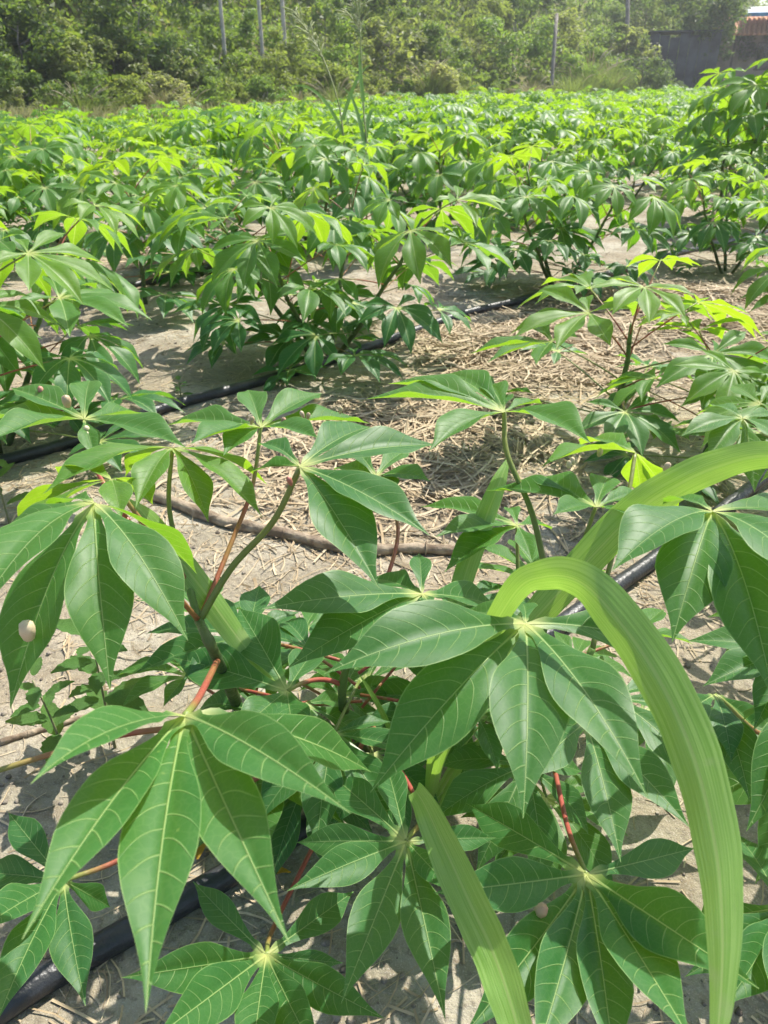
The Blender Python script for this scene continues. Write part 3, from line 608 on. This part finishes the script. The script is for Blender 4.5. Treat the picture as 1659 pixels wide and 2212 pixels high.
def scatter(n, fn):
    o = []
    while len(o) < n:
        x, y = fn()
        o.append((x, y))
    return np.array(o)
parts_ = []
def add_straw(pts, l0, l1, w0, w1, pile=None):
    n = len(pts); L = l0+(l1-l0)*nrs.rand(n)**1.7; w = w0+(w1-w0)*nrs.rand(n)
    lift = np.zeros(n) if pile is None else pile(pts)*nrs.rand(n)
    parts_.append(strips(n, pts[:, 0], pts[:, 1], L, w, lift))
def wide():
    y = .35+7.5*rnd.random()**1.25; return rnd.uniform(-.62*y-.3, .62*y+.3), y
p = scatter(30000, wide); keep = (vnoise(p[:, 0]*1.3+40, p[:, 1]*1.3) + .25*nrs.randn(len(p))) > -.10; near = p[:, 1] < 1.35
keep &= ~(near & (nrs.rand(len(p)) < .75)); add_straw(p[keep], .02, .13, .0012, .0035)
p = scatter(26000, lambda: (lambda y: (rnd.uniform(-.62*y-.3, .62*y+.3), y))(1.2+6.5*rnd.random()**1.3)); add_straw(p[(vnoise(p[:, 0]*2.2+9, p[:, 1]*2.2)+.3*nrs.randn(len(p))) > -.05], .008, .05, .001, .004)
piles = [(1130, 735, .42, .30, .055, 2600), (1030, 740, .2, .2, .03, 500), (1480, 650, .75, .28, .05, 2600), (1560, 700, .6, .3, .04, 1500), (1240, 800, .5, .3, .03, 1400), (860, 1010, .5, .35, .02, 1300), (930, 900, .4, .25, .02, 900), (330, 560, .5, .4, .02, 700)]
for x, y, sx, sy, h, n in piles:
    c = G(x, y); q = nrs.randn(n, 2)*np.array([sx, sy])*.55+np.array([c.x, c.y])
    add_straw(q, .05, .26, .002, .008, lambda t, c=c, sx=sx, sy=sy, h=h: h*np.exp(-(((t[:, 0]-c.x)/sx)**2+((t[:, 1]-c.y)/sy)**2)))
V = []; F = []; n = 0
for v, f in parts_: V.append(v); F.append(f+n); n += len(v)
tag(link('straw_litter', np_mesh(bpy.data.meshes.new('straw_litter'), np.concatenate(V), np.concatenate(F), M['straw'], False)), 'pale dry straw strewn and heaped over the sand', 'straw', kind='stuff')
# clods and grit
ico = [(0, 0, 1), (.89, 0, .45), (.28, .85, .45), (-.72, .53, .45), (-.72, -.53, .45), (.28, -.85, .45), (.72, .53, -.45), (-.28, .85, -.45), (-.89, 0, -.45), (-.28, -.85, -.45), (.72, -.53, -.45), (0, 0, -1)]
icf = np.array([(0, 1, 2), (0, 2, 3), (0, 3, 4), (0, 4, 5), (0, 5, 1), (1, 6, 2), (2, 7, 3), (3, 8, 4), (4, 9, 5), (5, 10, 1), (6, 7, 2), (7, 8, 3), (8, 9, 4), (9, 10, 5), (10, 6, 1), (11, 7, 6), (11, 8, 7), (11, 9, 8), (11, 10, 9), (11, 6, 10)])
q = scatter(5200, lambda: (lambda y: (rnd.uniform(-.6*y-.3, .6*y+.3), y))(.35+4*rnd.random()**1.5)); s = .0012+.0065*nrs.rand(len(q))**5
V = np.array(ico)[None]*(.6+.6*nrs.rand(len(q), 12, 1))*s[:, None, None]*np.array([1, 1, .7])
V[:, :, 0] += q[:, :1]; V[:, :, 1] += q[:, 1:]; V[:, :, 2] += gzn(q[:, 0], q[:, 1])[:, None]+.25*s[:, None]
F = (icf[None]+(np.arange(len(q))*12)[:, None, None]).reshape(-1, 3)
tag(link('soil_clods', np_mesh(bpy.data.meshes.new('soil_clods'), V.reshape(-1, 3), F, M['clod'], True)), 'small clods and grit on the sandy soil', 'soil', kind='stuff')
def stick(pts, r, label, grp='dry sticks on the sand'):
    pp = catmull([Vector((G(*p).x, G(*p).y, 0)) for p in pts], 6); pp = [Vector((q.x, q.y, gz(q.x, q.y)+r*.7)) for q in pp]; b = Vector(pp[0]); n = len(pp)
    mb = MB(); mb.tube([q-b for q in pp], [r*(1+.12*math.sin(i*1.9))*(1-.25*i/n) for i in range(n)], 9)
    for i in range(4, n-2, 7): mb.tube([pp[i]-b-(pp[i+1]-pp[i])*.1, pp[i]-b, pp[i]-b+(pp[i+1]-pp[i])*.15], [r*.9, r*1.3, r*.9], 9, False)
    tag(link('dry_stick', mb.mesh('dry_stick', M['stick'])), label, 'stick', grp).location = b
stick([(330, 1070), (480, 1125), (640, 1160), (760, 1180), (900, 1175), (1010, 1180)], .017, 'thick grey dead stem lying on the sand behind the drooping leaves')
stick([(960, 780), (1040, 808), (1130, 838)], .013, 'dead brown stem at the foot of the straw pile')
stick([(0, 1605), (90, 1570), (200, 1530)], .006, 'thin pale stalk on the sand at the left edge')
stick([(985, 760), (1060, 715), (1095, 700)], .011, 'flat pale stalk leaning across the straw pile')
stick([(1520, 1740), (1640, 1700), (1700, 1690)], .012, 'short pale stick on the sand at the right edge')

def weed_leaf_mesh():
    mb = MB(); n = 9; v = []; f = []
    for i in range(n+1):
        t = i/n; w = .30*math.sin(math.pi*min(1, t*.93+.05))**.8*(1-.35*t); w *= (1.14 if i % 2 else .93); z = -.25*t*t+.05
        v += [Vector((t, -w, z+.1*w)), Vector((t, -w*.5, z-.02)), Vector((t, 0, z-.03)), Vector((t, w*.5, z-.02)), Vector((t, w, z+.1*w))]
    for i in range(n):
        for k in range(4): f.append((i*5+k, (i+1)*5+k, (i+1)*5+k+1, i*5+k+1))
    mb.add(v, f); return mb.mesh('weed_leaf', M['weed'])
wlm = weed_leaf_mesh()
def weed(px, h, n, L, label, seed, lean=(0, 0)):
    rs = random.Random(seed); b = G(*px); b.z = gz(b.x, b.y); root = tag(empty('leafy_weed', b), label, 'weed', 'small weeds on the sand'); mb = MB()
    top = Vector((lean[0], lean[1], h)); sp = bez(Vector((0, 0, -.01)), Vector((0, 0, h*.5)), top, 8); mb.tube(sp, [.0028*(1-.6*i/7) for i in range(8)], 6); link('stem', mb.mesh('weed_stem', M['weedstem']), root)
    for i in range(n):
        t = .25+.75*i/max(1, n-1); k = min(6, int(t*7)); at = sp[k].lerp(sp[k+1], t*7-k); a = i*2.4+rs.uniform(-.3, .3); el = R(rs.uniform(5, 40))
        m = Matrix.Translation(at+Vector((math.cos(a), math.sin(a), .3))*.008) @ Matrix.Rotation(a, 4, 'Z') @ Matrix.Rotation(-el, 4, 'Y') @ Matrix.Scale(L*rs.uniform(.6, 1.1)*(1.1-.4*t), 4)
        link('leaf', wlm, root, m=m)
weed((245, 1600), .27, 18, .085, 'leafy weed with toothed leaves under the left drooping leaves', 1, (.02, -.03))
weed((140, 1630), .16, 12, .075, 'smaller toothed weed on the sand by the left edge', 2, (-.03, .02))
weed((300, 1760), .12, 9, .08, 'weed with toothed leaves half hidden below the large front leaf', 4, (.02, .0))
weed((20, 1130), .26, 9, .09, 'toothed weed leaves poking in at the left edge', 5, (0, 0))
weed((740, 668), .10, 8, .05, 'tiny weed by the hose in front of the straw pile', 6)
weed((390, 850), .06, 7, .05, 'tiny weed on bare sand left of the bushy plant', 7)
weed((1180, 700), .07, 6, .05, 'tiny weed growing out of the straw', 8)
ym = MB(); 
for k in range(9):
    t = k/8; w = .2*math.sin(math.pi*min(1, t*.95+.02))**.7
    ym.v += [Vector((t, -w, .12*math.sin(t*5))), Vector((t, 0, .06*math.sin(t*5)-.03)), Vector((t, w, .15*math.sin(t*4)+.04))]; ym.a += [(0, t, 0)]*3
ym.f = [(i*3+k, i*3+3+k, i*3+4+k, i*3+1+k) for i in range(8) for k in range(2)]
ylm = ym.mesh('fallen_leaf', M['yellow'])
for (x, y), a, L, lb in [((425, 1850), 100, .08, 'yellow fallen leaf on dark soil, upper of the pair behind the large front leaf'), ((410, 1740), 70, .06, 'yellow withered leaf above the other fallen leaf'), ((628, 1880), 200, .05, 'small yellow fallen leaf by the hose'), ((690, 1640), 10, .07, 'pale yellow curled leaf between the stems')]:
    q = G(x, y); o = tag(link('fallen_leaf', ylm, loc=(q.x, q.y, gz(q.x, q.y)+.012)), lb, 'leaf', 'yellow fallen leaves'); o.rotation_euler = (R(18), R(-12), R(a)); o.scale = (L, L, L)

# ------------------------------------------------------------------ tall seeding grass in mid field
def seed_grass(px, d, pts, label, seed, blades):
    rs = random.Random(seed); b = P(*pts[0], d); b.z = gz(b.x, b.y); root = tag(empty('seeding_grass', b), label, 'grass', 'tall seeding grass in the field')
    c = catmull([b]+[P(x, y, d+.02*i) for i, (x, y) in enumerate(pts[1:])], 8); n = len(c); mb = MB(); mb.tube([q-b for q in c], [.0075*(1-.6*i/n) for i in range(n)], 6); link('stalk', mb.mesh('grass_stalk', M['petiole_green']), root)
    pm = MB(); h0 = int(n*.62)
    for i in range(h0, n):
        for k in range(3):
            p = c[i]-b; t = (c[min(i+1, n-1)]-c[i-1]).normalized(); dr = (t*.75+Vector((rs.uniform(-1, 1), rs.uniform(-1, 1), rs.uniform(-.5, .3)))*.6).normalized(); L = rs.uniform(.08, .2)*(1.15-.6*(i-h0)/(n-h0))
            tp = p+dr*L-Vector((0, 0, .25*L)); pm.tube(bez(p, p+dr*L*.6, tp, 5), [.0025, .0045, .0055, .005, .002], 4, False)
    link('seed_head', pm.mesh('grass_seed_head', M['plume_g']), root)
    for (x0, y0, x1, y1, x2, y2) in blades:
        bm = MB(); cc = bez(P(x0, y0, d), P(x1, y1, d), P(x2, y2, d), 11); ribbon(bm, [q-b for q in cc], [.012*(1-(i/10)**2)+.001 for i in range(11)], (1, .2, .2), 2); link('blade', bm.mesh('grass_blade', M['blade']), root)
M['plume_g'] = simple('green_seed_head', (.42, .48, .24), (.55, .56, .34), 20, .7, .2, trans=(.35, .4, .15))
seed_grass(0, 5.2, [(760, 420), (745, 330), (735, 240), (715, 170), (690, 110), (660, 60), (635, 28)], 'tall green seeding grass leaning left with a narrow feathery head', 3, [(745, 300, 690, 160, 620, 190), (740, 260, 770, 150, 800, 140)])
seed_grass(0, 5.0, [(790, 430), (792, 330), (785, 230), (780, 120), (777, 60), (770, 20), (768, -30)], 'tall green seeding grass standing upright with a spreading head', 9, [(790, 330, 770, 200, 740, 190), (790, 300, 800, 190, 830, 270), (785, 220, 775, 130, 776, 115)])

# ------------------------------------------------------------------ hedge, bushes and trees beyond the field
def leaf_cloud(seed, n, rx, ry, rz, zc, size, clumps, shell=.55, drop=.0):
    rs = np.random.RandomState(seed); c = rs.randn(clumps, 3); c /= np.linalg.norm(c, axis=1)[:, None]; rad = shell+(1-shell)*rs.rand(clumps, 1); c = c*rad*np.array([rx, ry, rz])
    c[:, 2] = np.maximum(c[:, 2], -.85*rz); cr = (.16+.26*rs.rand(clumps))*(rx+ry+rz)/3
    k = rs.randint(0, clumps, n); d = rs.randn(n, 3); d /= np.linalg.norm(d, axis=1)[:, None]
    p = c[k]+d*(cr[k]*rs.rand(n)**.45)[:, None]*np.array([1, 1, .75]); p[:, 2] += zc
    ok = p[:, 2] > .02; p = p[ok]; d = d[ok]; n = len(p)
    up = rs.randn(n, 3)*.62+d*.45+np.array([.15, -.1, 1.0]); up /= np.linalg.norm(up, axis=1)[:, None]; a = np.cross(up, rs.randn(n, 3)); a /= np.linalg.norm(a, axis=1)[:, None]; b = np.cross(up, a)      # leaves turn their faces up to the light
    s = size*(.6+.8*rs.rand(n))[:, None]; nn = np.cross(a, b)
    V = np.stack([p-a*s, p-b*s*.45+nn*s*.1, p+a*s-nn*s*.15, p+b*s*.45+nn*s*.1], 1).reshape(-1, 3); F = np.arange(n*4).reshape(-1, 4)
    return V, F
def cloud_mesh(*a, **k):
    V, F = leaf_cloud(*a, **k); return np_mesh(bpy.data.meshes.new('foliage'), V, F, M['foliage'], False)
def limbs(seed, h, n, r, spread, base=.0):
    rs = random.Random(seed); mb = MB(); pts = [Vector((0, 0, -.2))]+[Vector((rs.uniform(-.05, .05)*h*i/5, rs.uniform(-.05, .05)*h*i/5, h*i/5)) for i in range(1, 6)]
    mb.tube(pts, [r*(1-.13*i) for i in range(6)], 7)
    for k in range(n):
        t = base+(1-base)*(k+.5)/n; a = k*2.4; j = min(4, int(t*5)); p = pts[j].lerp(pts[j+1], t*5-j); e = p+Vector((math.cos(a)*spread, math.sin(a)*spread, spread*.8))
        mb.tube(bez(p, p+Vector((math.cos(a)*spread*.6, math.sin(a)*spread*.6, spread*.2)), e, 5), [r*.5, r*.4, r*.3, r*.22, r*.1], 5)
    return mb.mesh('limbs', M['bark'])
bushv = [(cloud_mesh(500+k, 3000, rx, ry, rz, rz*.92, .078, 24, .55), limbs(600+k, rz*1.3, 6, .035, rz*.5)) for k, (rx, ry, rz) in enumerate([(1.5, 1.3, 1.15), (1.2, 1.2, 1.3), (1.8, 1.4, 1.0), (1.1, 1.0, 1.0), (1.5, 1.4, 1.5)])]
treev = [(cloud_mesh(700+k, 4600, rx, ry, rz, zc, .14, 40, .45), limbs(800+k, zc+rz*.3, 8, r, rz*.55, .45)) for k, (rx, ry, rz, zc, r) in enumerate([(2.2, 2.0, 2.3, 4.2, .11), (1.7, 1.7, 2.8, 4.6, .10), (2.6, 2.4, 2.0, 4.0, .13), (1.4, 1.4, 2.0, 5.6, .07)])]
def lineat(px, t):       # the point on the line t metres beyond the field edge that is seen at column px
    r = ray(px, 172); q = r.y-SLP*r.x; k = (EDGE+t*DF(px))/q; return r.x*k, r.y*k
def DF(px): r = ray(px, 172); return min(1.15, max(.42, EDGE*r.y/(r.y-SLP*r.x)/40))
GREENS = [((.04, .085, .034), 'dark green'), ((.13, .20, .06), 'mid green'), ((.20, .23, .085), 'olive'), ((.16, .26, .06), 'bright green'), ((.23, .24, .12), 'greyish olive'), ((.36, .34, .22), 'pale dry')]
nb = 0
def bush(px, t, v, s, g, label, sz=1, rz=None):
    x, y = lineat(px, t); root = tag(empty('bush', (x, y, gz(x, y)-.05), rnd.uniform(0, 6.28) if rz is None else rz, s), label, 'bush', 'bushes beyond the field'); root.scale = (s, s, s*sz)
    o = link('foliage', bushv[v][0], root); o.color = GREENS[g][0]+(1,); link('stem', bushv[v][1], root)
def tree(px, t, v, s, g, label, name='tree'):
    x, y = lineat(px, t); root = tag(empty(name, (x, y, gz(x, y)), rnd.uniform(0, 6.28), s), label, 'tree', 'trees on the slope behind the bushes')
    o = link('crown', treev[v][0], root); o.color = GREENS[g][0]+(1,); link('trunk', treev[v][1], root)
def positions(n, x0, x1, jit): return [x0+(x1-x0)*(i+.5)/n+rnd.uniform(-jit, jit) for i in range(n)]
for i, px in enumerate(positions(20, -60, 1420, 22)):
    g = rnd.choice([1, 1, 2, 3, 4, 2]); sz = rnd.uniform(.55, 1.0); sc = sz*1.25*DF(px)
    bush(px, rnd.uniform(1.6, 3.4), rnd.randrange(5), sc, g, '%s %s bush in the front hedge at the field edge, %s from the left' % ('low' if sz < .78 else 'tall', GREENS[g][1], ordn[i]))
for i, px in enumerate(positions(18, -80, 1500, 30)):
    g = rnd.choice([1, 2, 2, 4, 3, 1]); sz = rnd.uniform(.9, 1.35)
    bush(px, rnd.uniform(5.0, 8.0), rnd.randrange(5), sz*1.3*DF(px), g, '%s bush in the second rank up the slope, %s from the left' % (GREENS[g][1], ordn[i]))
for i, px in enumerate(positions(20, -80, 1700, 30)):
    g = rnd.choice([1, 0, 2, 4, 3, 0])
    bush(px, rnd.uniform(9.5, 15), rnd.randrange(5), rnd.uniform(1.0, 1.45)*DF(px)**.8, g, '%s bush in the third rank high on the slope, %s from the left' % (GREENS[g][1], ordn[i]))
for i, px in enumerate(positions(17, -100, 1740, 35)):
    g = rnd.choice([1, 2, 0, 4, 3, 0])
    bush(px, rnd.uniform(15.5, 20)/DF(px)**.6, rnd.randrange(5), rnd.uniform(1.7, 2.5)*DF(px)**.7, g, '%s bush in the fourth rank near the picture top, %s from the left' % (GREENS[g][1], ordn[i]))
for px, t, v, s_, g, lb in [(935, 1.3, 1, .95, 5, 'pale dry bush with straw coloured tips at the field edge, right of centre'), (358, 1.2, 3, 1.1, 5, 'pale dry bush at the field edge, left of centre'), (660, 1.2, 2, .6, 5, 'low pale dry bush at the field edge near the seeding grass'), (845, 1.2, 3, .6, 5, 'small pale dry bush left of the larger pale one'),
                            (320, 9.0, 4, 1.9, 0, 'large dark green bush standing out on the slope, upper left'), (60, 10.0, 1, 1.9, 0, 'large dark bush in the upper left corner'), (840, 11.0, 0, 1.5, 0, 'dark green bush at the top of the picture, centre')]:
    bush(px, t, v, s_*DF(px)**.85, g, lb)
tx = positions(8, -80, 1720, 50)
for i, px in enumerate(tx):
    g = rnd.choice([0, 0, 1, 2, 3, 4])
    tree(px, rnd.uniform(24, 30)/DF(px), rnd.randrange(4), rnd.uniform(.6, .8)*DF(px)**.5, g, '%s tree cut by the picture top, %s from the left on the slope' % (GREENS[g][1], ordn[i]))
for i, px in enumerate(positions(14, -100, 1750, 40)):
    tree(px, rnd.uniform(36, 44)/DF(px), rnd.randrange(4), rnd.uniform(1.1, 1.6), rnd.choice([0, 1, 2, 4]), 'tree at the very back of the slope, %s from the left' % ordn[i])
tree(345, 30, 0, .62, 0, 'dark dense tree standing out above the left bushes')
def bare_trunk(px, t, h, r, label):
    x, y = lineat(px, t); mb = MB(); mb.tube([Vector((.04*math.sin(i*1.3), 0, h*i/6-.2)) for i in range(7)], [r*(1-.07*i) for i in range(7)], 8)
    root = tag(empty('slender_tree', (x, y, gz(x, y))), label, 'tree', 'slender pale trunks on the slope'); link('trunk', mb.mesh('pale_trunk', M['paletrunk']), root)
    o = link('crown', treev[3][0], root, loc=(0, 0, h-2.3)); o.scale = (.42, .42, .42); o.color = GREENS[1][0]+(1,)
M['paletrunk'] = simple('pale_bark', (.42, .38, .32), (.56, .52, .46), 8, .85, .2, .4, 20)
bare_trunk(617, 7.5, 8, .07, 'slender pale trunk rising to the top of the picture, left of centre')
bare_trunk(568, 8.2, 8.5, .06, 'thinner pale trunk just left of the taller slender one')
bare_trunk(488, 9.0, 9, .06, 'pale slanting trunk at the top of the picture, left of the pair')

# tall dry grass clumps in front of the bushes
def clump_mesh(seed, n, h, spread, mat):
    rs = random.Random(seed); V = []; F = []
    for i in range(n):
        a = rs.uniform(0, 6.28); r0 = rs.random()**.7*spread*.35; hh = h*rs.uniform(.25, 1.05); le = rs.uniform(.05, .95)*spread; w = rs.uniform(.006, .013); d = Vector((math.cos(a), math.sin(a), 0)); s = Vector((-d.y, d.x, 0)); k = len(V)
        for j in range(5):
            t = j/4; c = d*(r0+le*t*t)+Vector((0, 0, hh*(t-.28*t*t*t*(le/spread)))); ww = w*(1-t*.9); V += [c-s*ww, c+s*ww]
        F += [(k+2*j, k+2*j+1, k+2*j+3, k+2*j+2) for j in range(4)]
    return np_mesh(bpy.data.meshes.new('grass_clump'), np.array([tuple(v) for v in V]), np.array(F), mat, False)
def plume_mesh(seed, n, h, spread):
    rs = random.Random(seed); mb = MB()
    for i in range(n):
        a = rs.uniform(0, 6.28); le = rs.uniform(.2, .75)*spread; hh = h*rs.uniform(.55, 1.1); d = Vector((math.cos(a), math.sin(a), 0)); p = d*le*.6+Vector((0, 0, hh*.75)); q = d*le+Vector((0, 0, hh)); e = d*le*1.5+Vector((0, 0, hh*1.02))
        mb.tube(bez(p, q, e, 7), [.003, .008, .016, .018, .014, .009, .003], 4, False)
    return mb.mesh('grass_plume', M['plume'])
clv = [(clump_mesh(900+k, 1100, h, sp, M[m]), plume_mesh(950+k, n, h, sp)) for k, (h, sp, m, n) in enumerate([(1.1, 1.0, 'drygrass', 26), (1.0, .9, 'greengrass', 8), (1.3, 1.2, 'greengrass', 34), (.9, 1.0, 'greengrass', 5)])]
for i, (px, t, v, s) in enumerate([(75, 1.0, 3, .8), (165, .8, 2, .9), (205, .9, 1, 1.0), (345, 1.2, 0, 1.0), (395, 1.1, 2, .75), (470, 1.2, 1, .7), (560, 1.1, 3, .8), (640, 1.2, 0, .8), (720, 1.3, 2, .8), (800, 1.2, 0, .7), (860, 1.4, 3, .8), (930, 1.6, 2, 1.05), (985, 1.4, 1, .9), (1275, 2.0, 2, 1.15), (1240, 1.4, 3, 1.2), (1320, 1.5, 1, 1.3), (1150, 1.4, 0, .8)]):
    x, y = lineat(px, t); root = tag(empty('grass_clump', (x, y, gz(x, y)-.02), rnd.uniform(0, 6), s*1.45*DF(px)**.8), ['%s tuft of pale dry grass along the field edge, counted from the left', '%s tuft of grass along the field edge, counted from the left'][v in (1, 3)] % ordn[i].capitalize(), 'grass clump', 'grass clumps at the field edge')
    tag(link('blades', clv[v][0], root), kind='stuff'); tag(link('plumes', clv[v][1], root), kind='stuff')
# verge of low grass between field and hedge
n = 26000; t = nrs.rand(n)*4.6-2.0; px = -150+1950*nrs.rand(n); rr = [(lambda r: (r.x/(r.y-SLP*r.x), r.y/(r.y-SLP*r.x)))(ray(a, 172)) for a in px]; rr = np.array(rr)
x = rr[:, 0]*(EDGE+t); y = rr[:, 1]*(EDGE+t); z = gzn(x, y); a = nrs.rand(n)*6.28; h = (.15+.45*nrs.rand(n)**2); w = .008+.012*nrs.rand(n); le = h*(nrs.rand(n)*.7)
V = np.stack([np.stack([x-w*np.sin(a), y+w*np.cos(a), z-.02], -1), np.stack([x+w*np.sin(a), y-w*np.cos(a), z-.02], -1), np.stack([x+le*.4*np.cos(a)+w*.6*np.sin(a), y+le*.4*np.sin(a)-w*.6*np.cos(a), z+h*.65], -1), np.stack([x+le*np.cos(a), y+le*np.sin(a), z+h], -1)], 1).reshape(-1, 3)
tag(link('verge_grass', np_mesh(bpy.data.meshes.new('verge_grass'), V, np.arange(n*4).reshape(-1, 4), M['drygrass'], False)), 'strip of dry low grass between the field and the bushes', 'grass', kind='stuff')
# undergrowth covering the slope
n = 70000; t = 2.5+32*nrs.rand(n); px = -200+2050*nrs.rand(n); rr = np.array([(lambda r: (r.x/(r.y-SLP*r.x), r.y/(r.y-SLP*r.x)))(ray(a, 172)) for a in px])
x = rr[:, 0]*(EDGE+t); y = rr[:, 1]*(EDGE+t); z = gzn(x, y)+(.5+.9*np.maximum(0, vnoise(x*.6, y*.6)+.4))*nrs.rand(n)**.6; a = nrs.randn(n, 3); a /= np.linalg.norm(a, axis=1)[:, None]; b = np.cross(a, nrs.randn(n, 3)); b /= np.linalg.norm(b, axis=1)[:, None]
p = np.stack([x, y, z], -1); s = (.07+.08*nrs.rand(n))[:, None]; V = np.stack([p-a*s, p-b*s*.5, p+a*s, p+b*s*.5], 1).reshape(-1, 3)
o = tag(link('undergrowth', np_mesh(bpy.data.meshes.new('undergrowth'), V, np.arange(n*4).reshape(-1, 4), M['foliage'], False)), 'low tangled undergrowth covering the slope under the trees', 'undergrowth', kind='stuff'); o.color = (.08, .125, .035, 1)

# ------------------------------------------------------------------ posts, wire, house
def pole(px_b, y_b, px_t, y_t, t, r, label, name='fence_post', cat='post', grp=None):
    x, y = lineat(px_b, t); b = Vector((x, y, gz(x, y)-.1)); d = proj(b)[2]; tp = P(px_t, y_t, d); mb = MB()
    mb.tube([Vector((0, 0, 0)), (tp-b)*.35+Vector((.02, 0, 0)), (tp-b)*.7, tp-b], [r, r*.95, r*.88, r*.82], 9); tag(link(name, mb.mesh(name, M['pole']), loc=b), label, cat, grp); return tp
pole(1192, 190, 1203, 30, .8, .085, 'leaning grey fence post at the field edge, right of centre')
pole(1352, 150, 1358, -60, 6.0, .13, 'dark utility pole cut by the top of the picture, left of the house', 'utility_pole', 'pole')
# house: its own axes, front towards the field
hx, hy = lineat(1565, 1.6); hz = gz(hx, hy); ha = R(-20)
house = tag(empty('house', (hx, hy, hz), ha), 'low plastered house in the shade of dark trees at the right edge', 'house')
def hpart(name, lo, hi, mat, parent=house):
    mb = MB(); mb.box(lo, hi); return link(name, mb.mesh(name, M[mat], False), parent)
hpart('wall', (-.9, 0, 0), (9, 5, 3.3), 'plaster')
for a, b_ in ((1.5, 2.9), (5.6, 7.0)):
    w = hpart('window', (a, -.03, 1.5), (b_, .05, 2.7), 'glass'); hpart('frame', (a-.08, -.06, 1.42), (b_+.08, -.032, 1.5), 'wood', w); hpart('frame', (a+.66, -.06, 1.5), (a+.74, -.032, 2.7), 'wood', w); hpart('frame', (a-.08, -.06, 2.7), (b_+.08, -.032, 2.78), 'wood', w)
hpart('door', (3.6, -.03, 0), (4.5, .05, 2.2), 'wood'); hpart('rail', (.2, -1.18, .86), (8, -1.1, .95), 'wood')
for k in range(5): hpart('porch_post', (.1+2.1*k, -1.2, 0), (.22+2.1*k, -1.08, 3.05), 'wood')
mb = MB(); m_ = Matrix.Translation((0, 0, 3.55)) @ Matrix.Rotation(R(17), 4, 'X'); mb.box((-1.1, -1.7, 0), (9.4, 2.8, .08), m_); rf = link('roof', mb.mesh('roof', M['tile'], False), house)
tm = MB(); tm.tube([(0, -1.75, 0), (0, 2.8, 0)], .085, 8); tme = tm.mesh('roof_tile', M['tile'])
for k in range(42): link('roof_tile', tme, house, m=m_ @ Matrix.Translation((-1.0+.25*k, 0, .085)))
mb = MB(); m2 = Matrix.Translation((.4, -1.9, 4.05)) @ Matrix.Rotation(R(8), 4, 'X'); mb.box((0, 0, 0), (6.5, 3.2, .05), m2); link('awning_sheet', mb.mesh('awning_sheet', M['bluesheet'], False), house)
mb = MB(); mb.box((-.02, -.06, -.14), (6.52, -.01, .03), m2); link('fascia', mb.mesh('fascia', M['bluetrim'], False), house)
# shed of dark sheets left of the house, shade included in their colour
sx, sy = lineat(1466, 2.0); shed = tag(empty('dark_shed', (sx, sy, gz(sx, sy)), R(-14)), 'dark grey sheet walled shed left of the house, coloured darker for shade, half grown over', 'shed')
def spart(name, lo, hi, mat):
    mb = MB(); mb.box(lo, hi); return link(name, mb.mesh(name, M[mat], False), shed)
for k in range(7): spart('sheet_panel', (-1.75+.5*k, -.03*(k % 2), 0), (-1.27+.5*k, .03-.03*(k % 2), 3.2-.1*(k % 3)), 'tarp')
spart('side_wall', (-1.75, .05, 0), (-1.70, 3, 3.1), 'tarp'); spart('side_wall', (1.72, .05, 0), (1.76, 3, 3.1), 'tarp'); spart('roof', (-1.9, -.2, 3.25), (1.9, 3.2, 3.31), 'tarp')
for px, t, v, s, sz, lb in [(1385, 1.0, 4, .95, 1.0, 'dark creeper covered bush left of the shed'), (1440, .9, 2, .8, .9, 'dark bush at the foot of the shed'), (1512, 1.0, 3, 1.0, 1.6, 'narrow dark bush between shed and house')]:
    bush(px, t, v, s, 0, lb, sz)
def shade_tree(px, t, v, s, label): tree(px, t, v, s, 0, label, 'shade_tree')
shade_tree(1528, .9, 0, .9, 'large dark shade tree in front of the house'); shade_tree(1610, .5, 2, .66, 'dark shade tree hanging over the house front at the right edge'); shade_tree(1490, 6.0, 2, 1.2, 'dark shade tree behind the shed')

# ------------------------------------------------------------------ the light haze in the air
mb = MB(); mb.box((-66, -10, -3), (118, 118, 50)); hm, hnt, hout = newmat('haze')
pv = hnt.nodes.new('ShaderNodeVolumePrincipled'); pv.inputs['Density'].default_value = .0016; pv.inputs['Color'].default_value = (.95, .97, 1, 1); pv.inputs['Anisotropy'].default_value = .5
hnt.links.new(pv.outputs[0], hout.inputs['Volume'])
tag(link('haze', mb.mesh('haze', hm, False)), 'thin bright haze in the air over the field', 'haze', kind='stuff')
scene.cycles.volume_bounces = 0
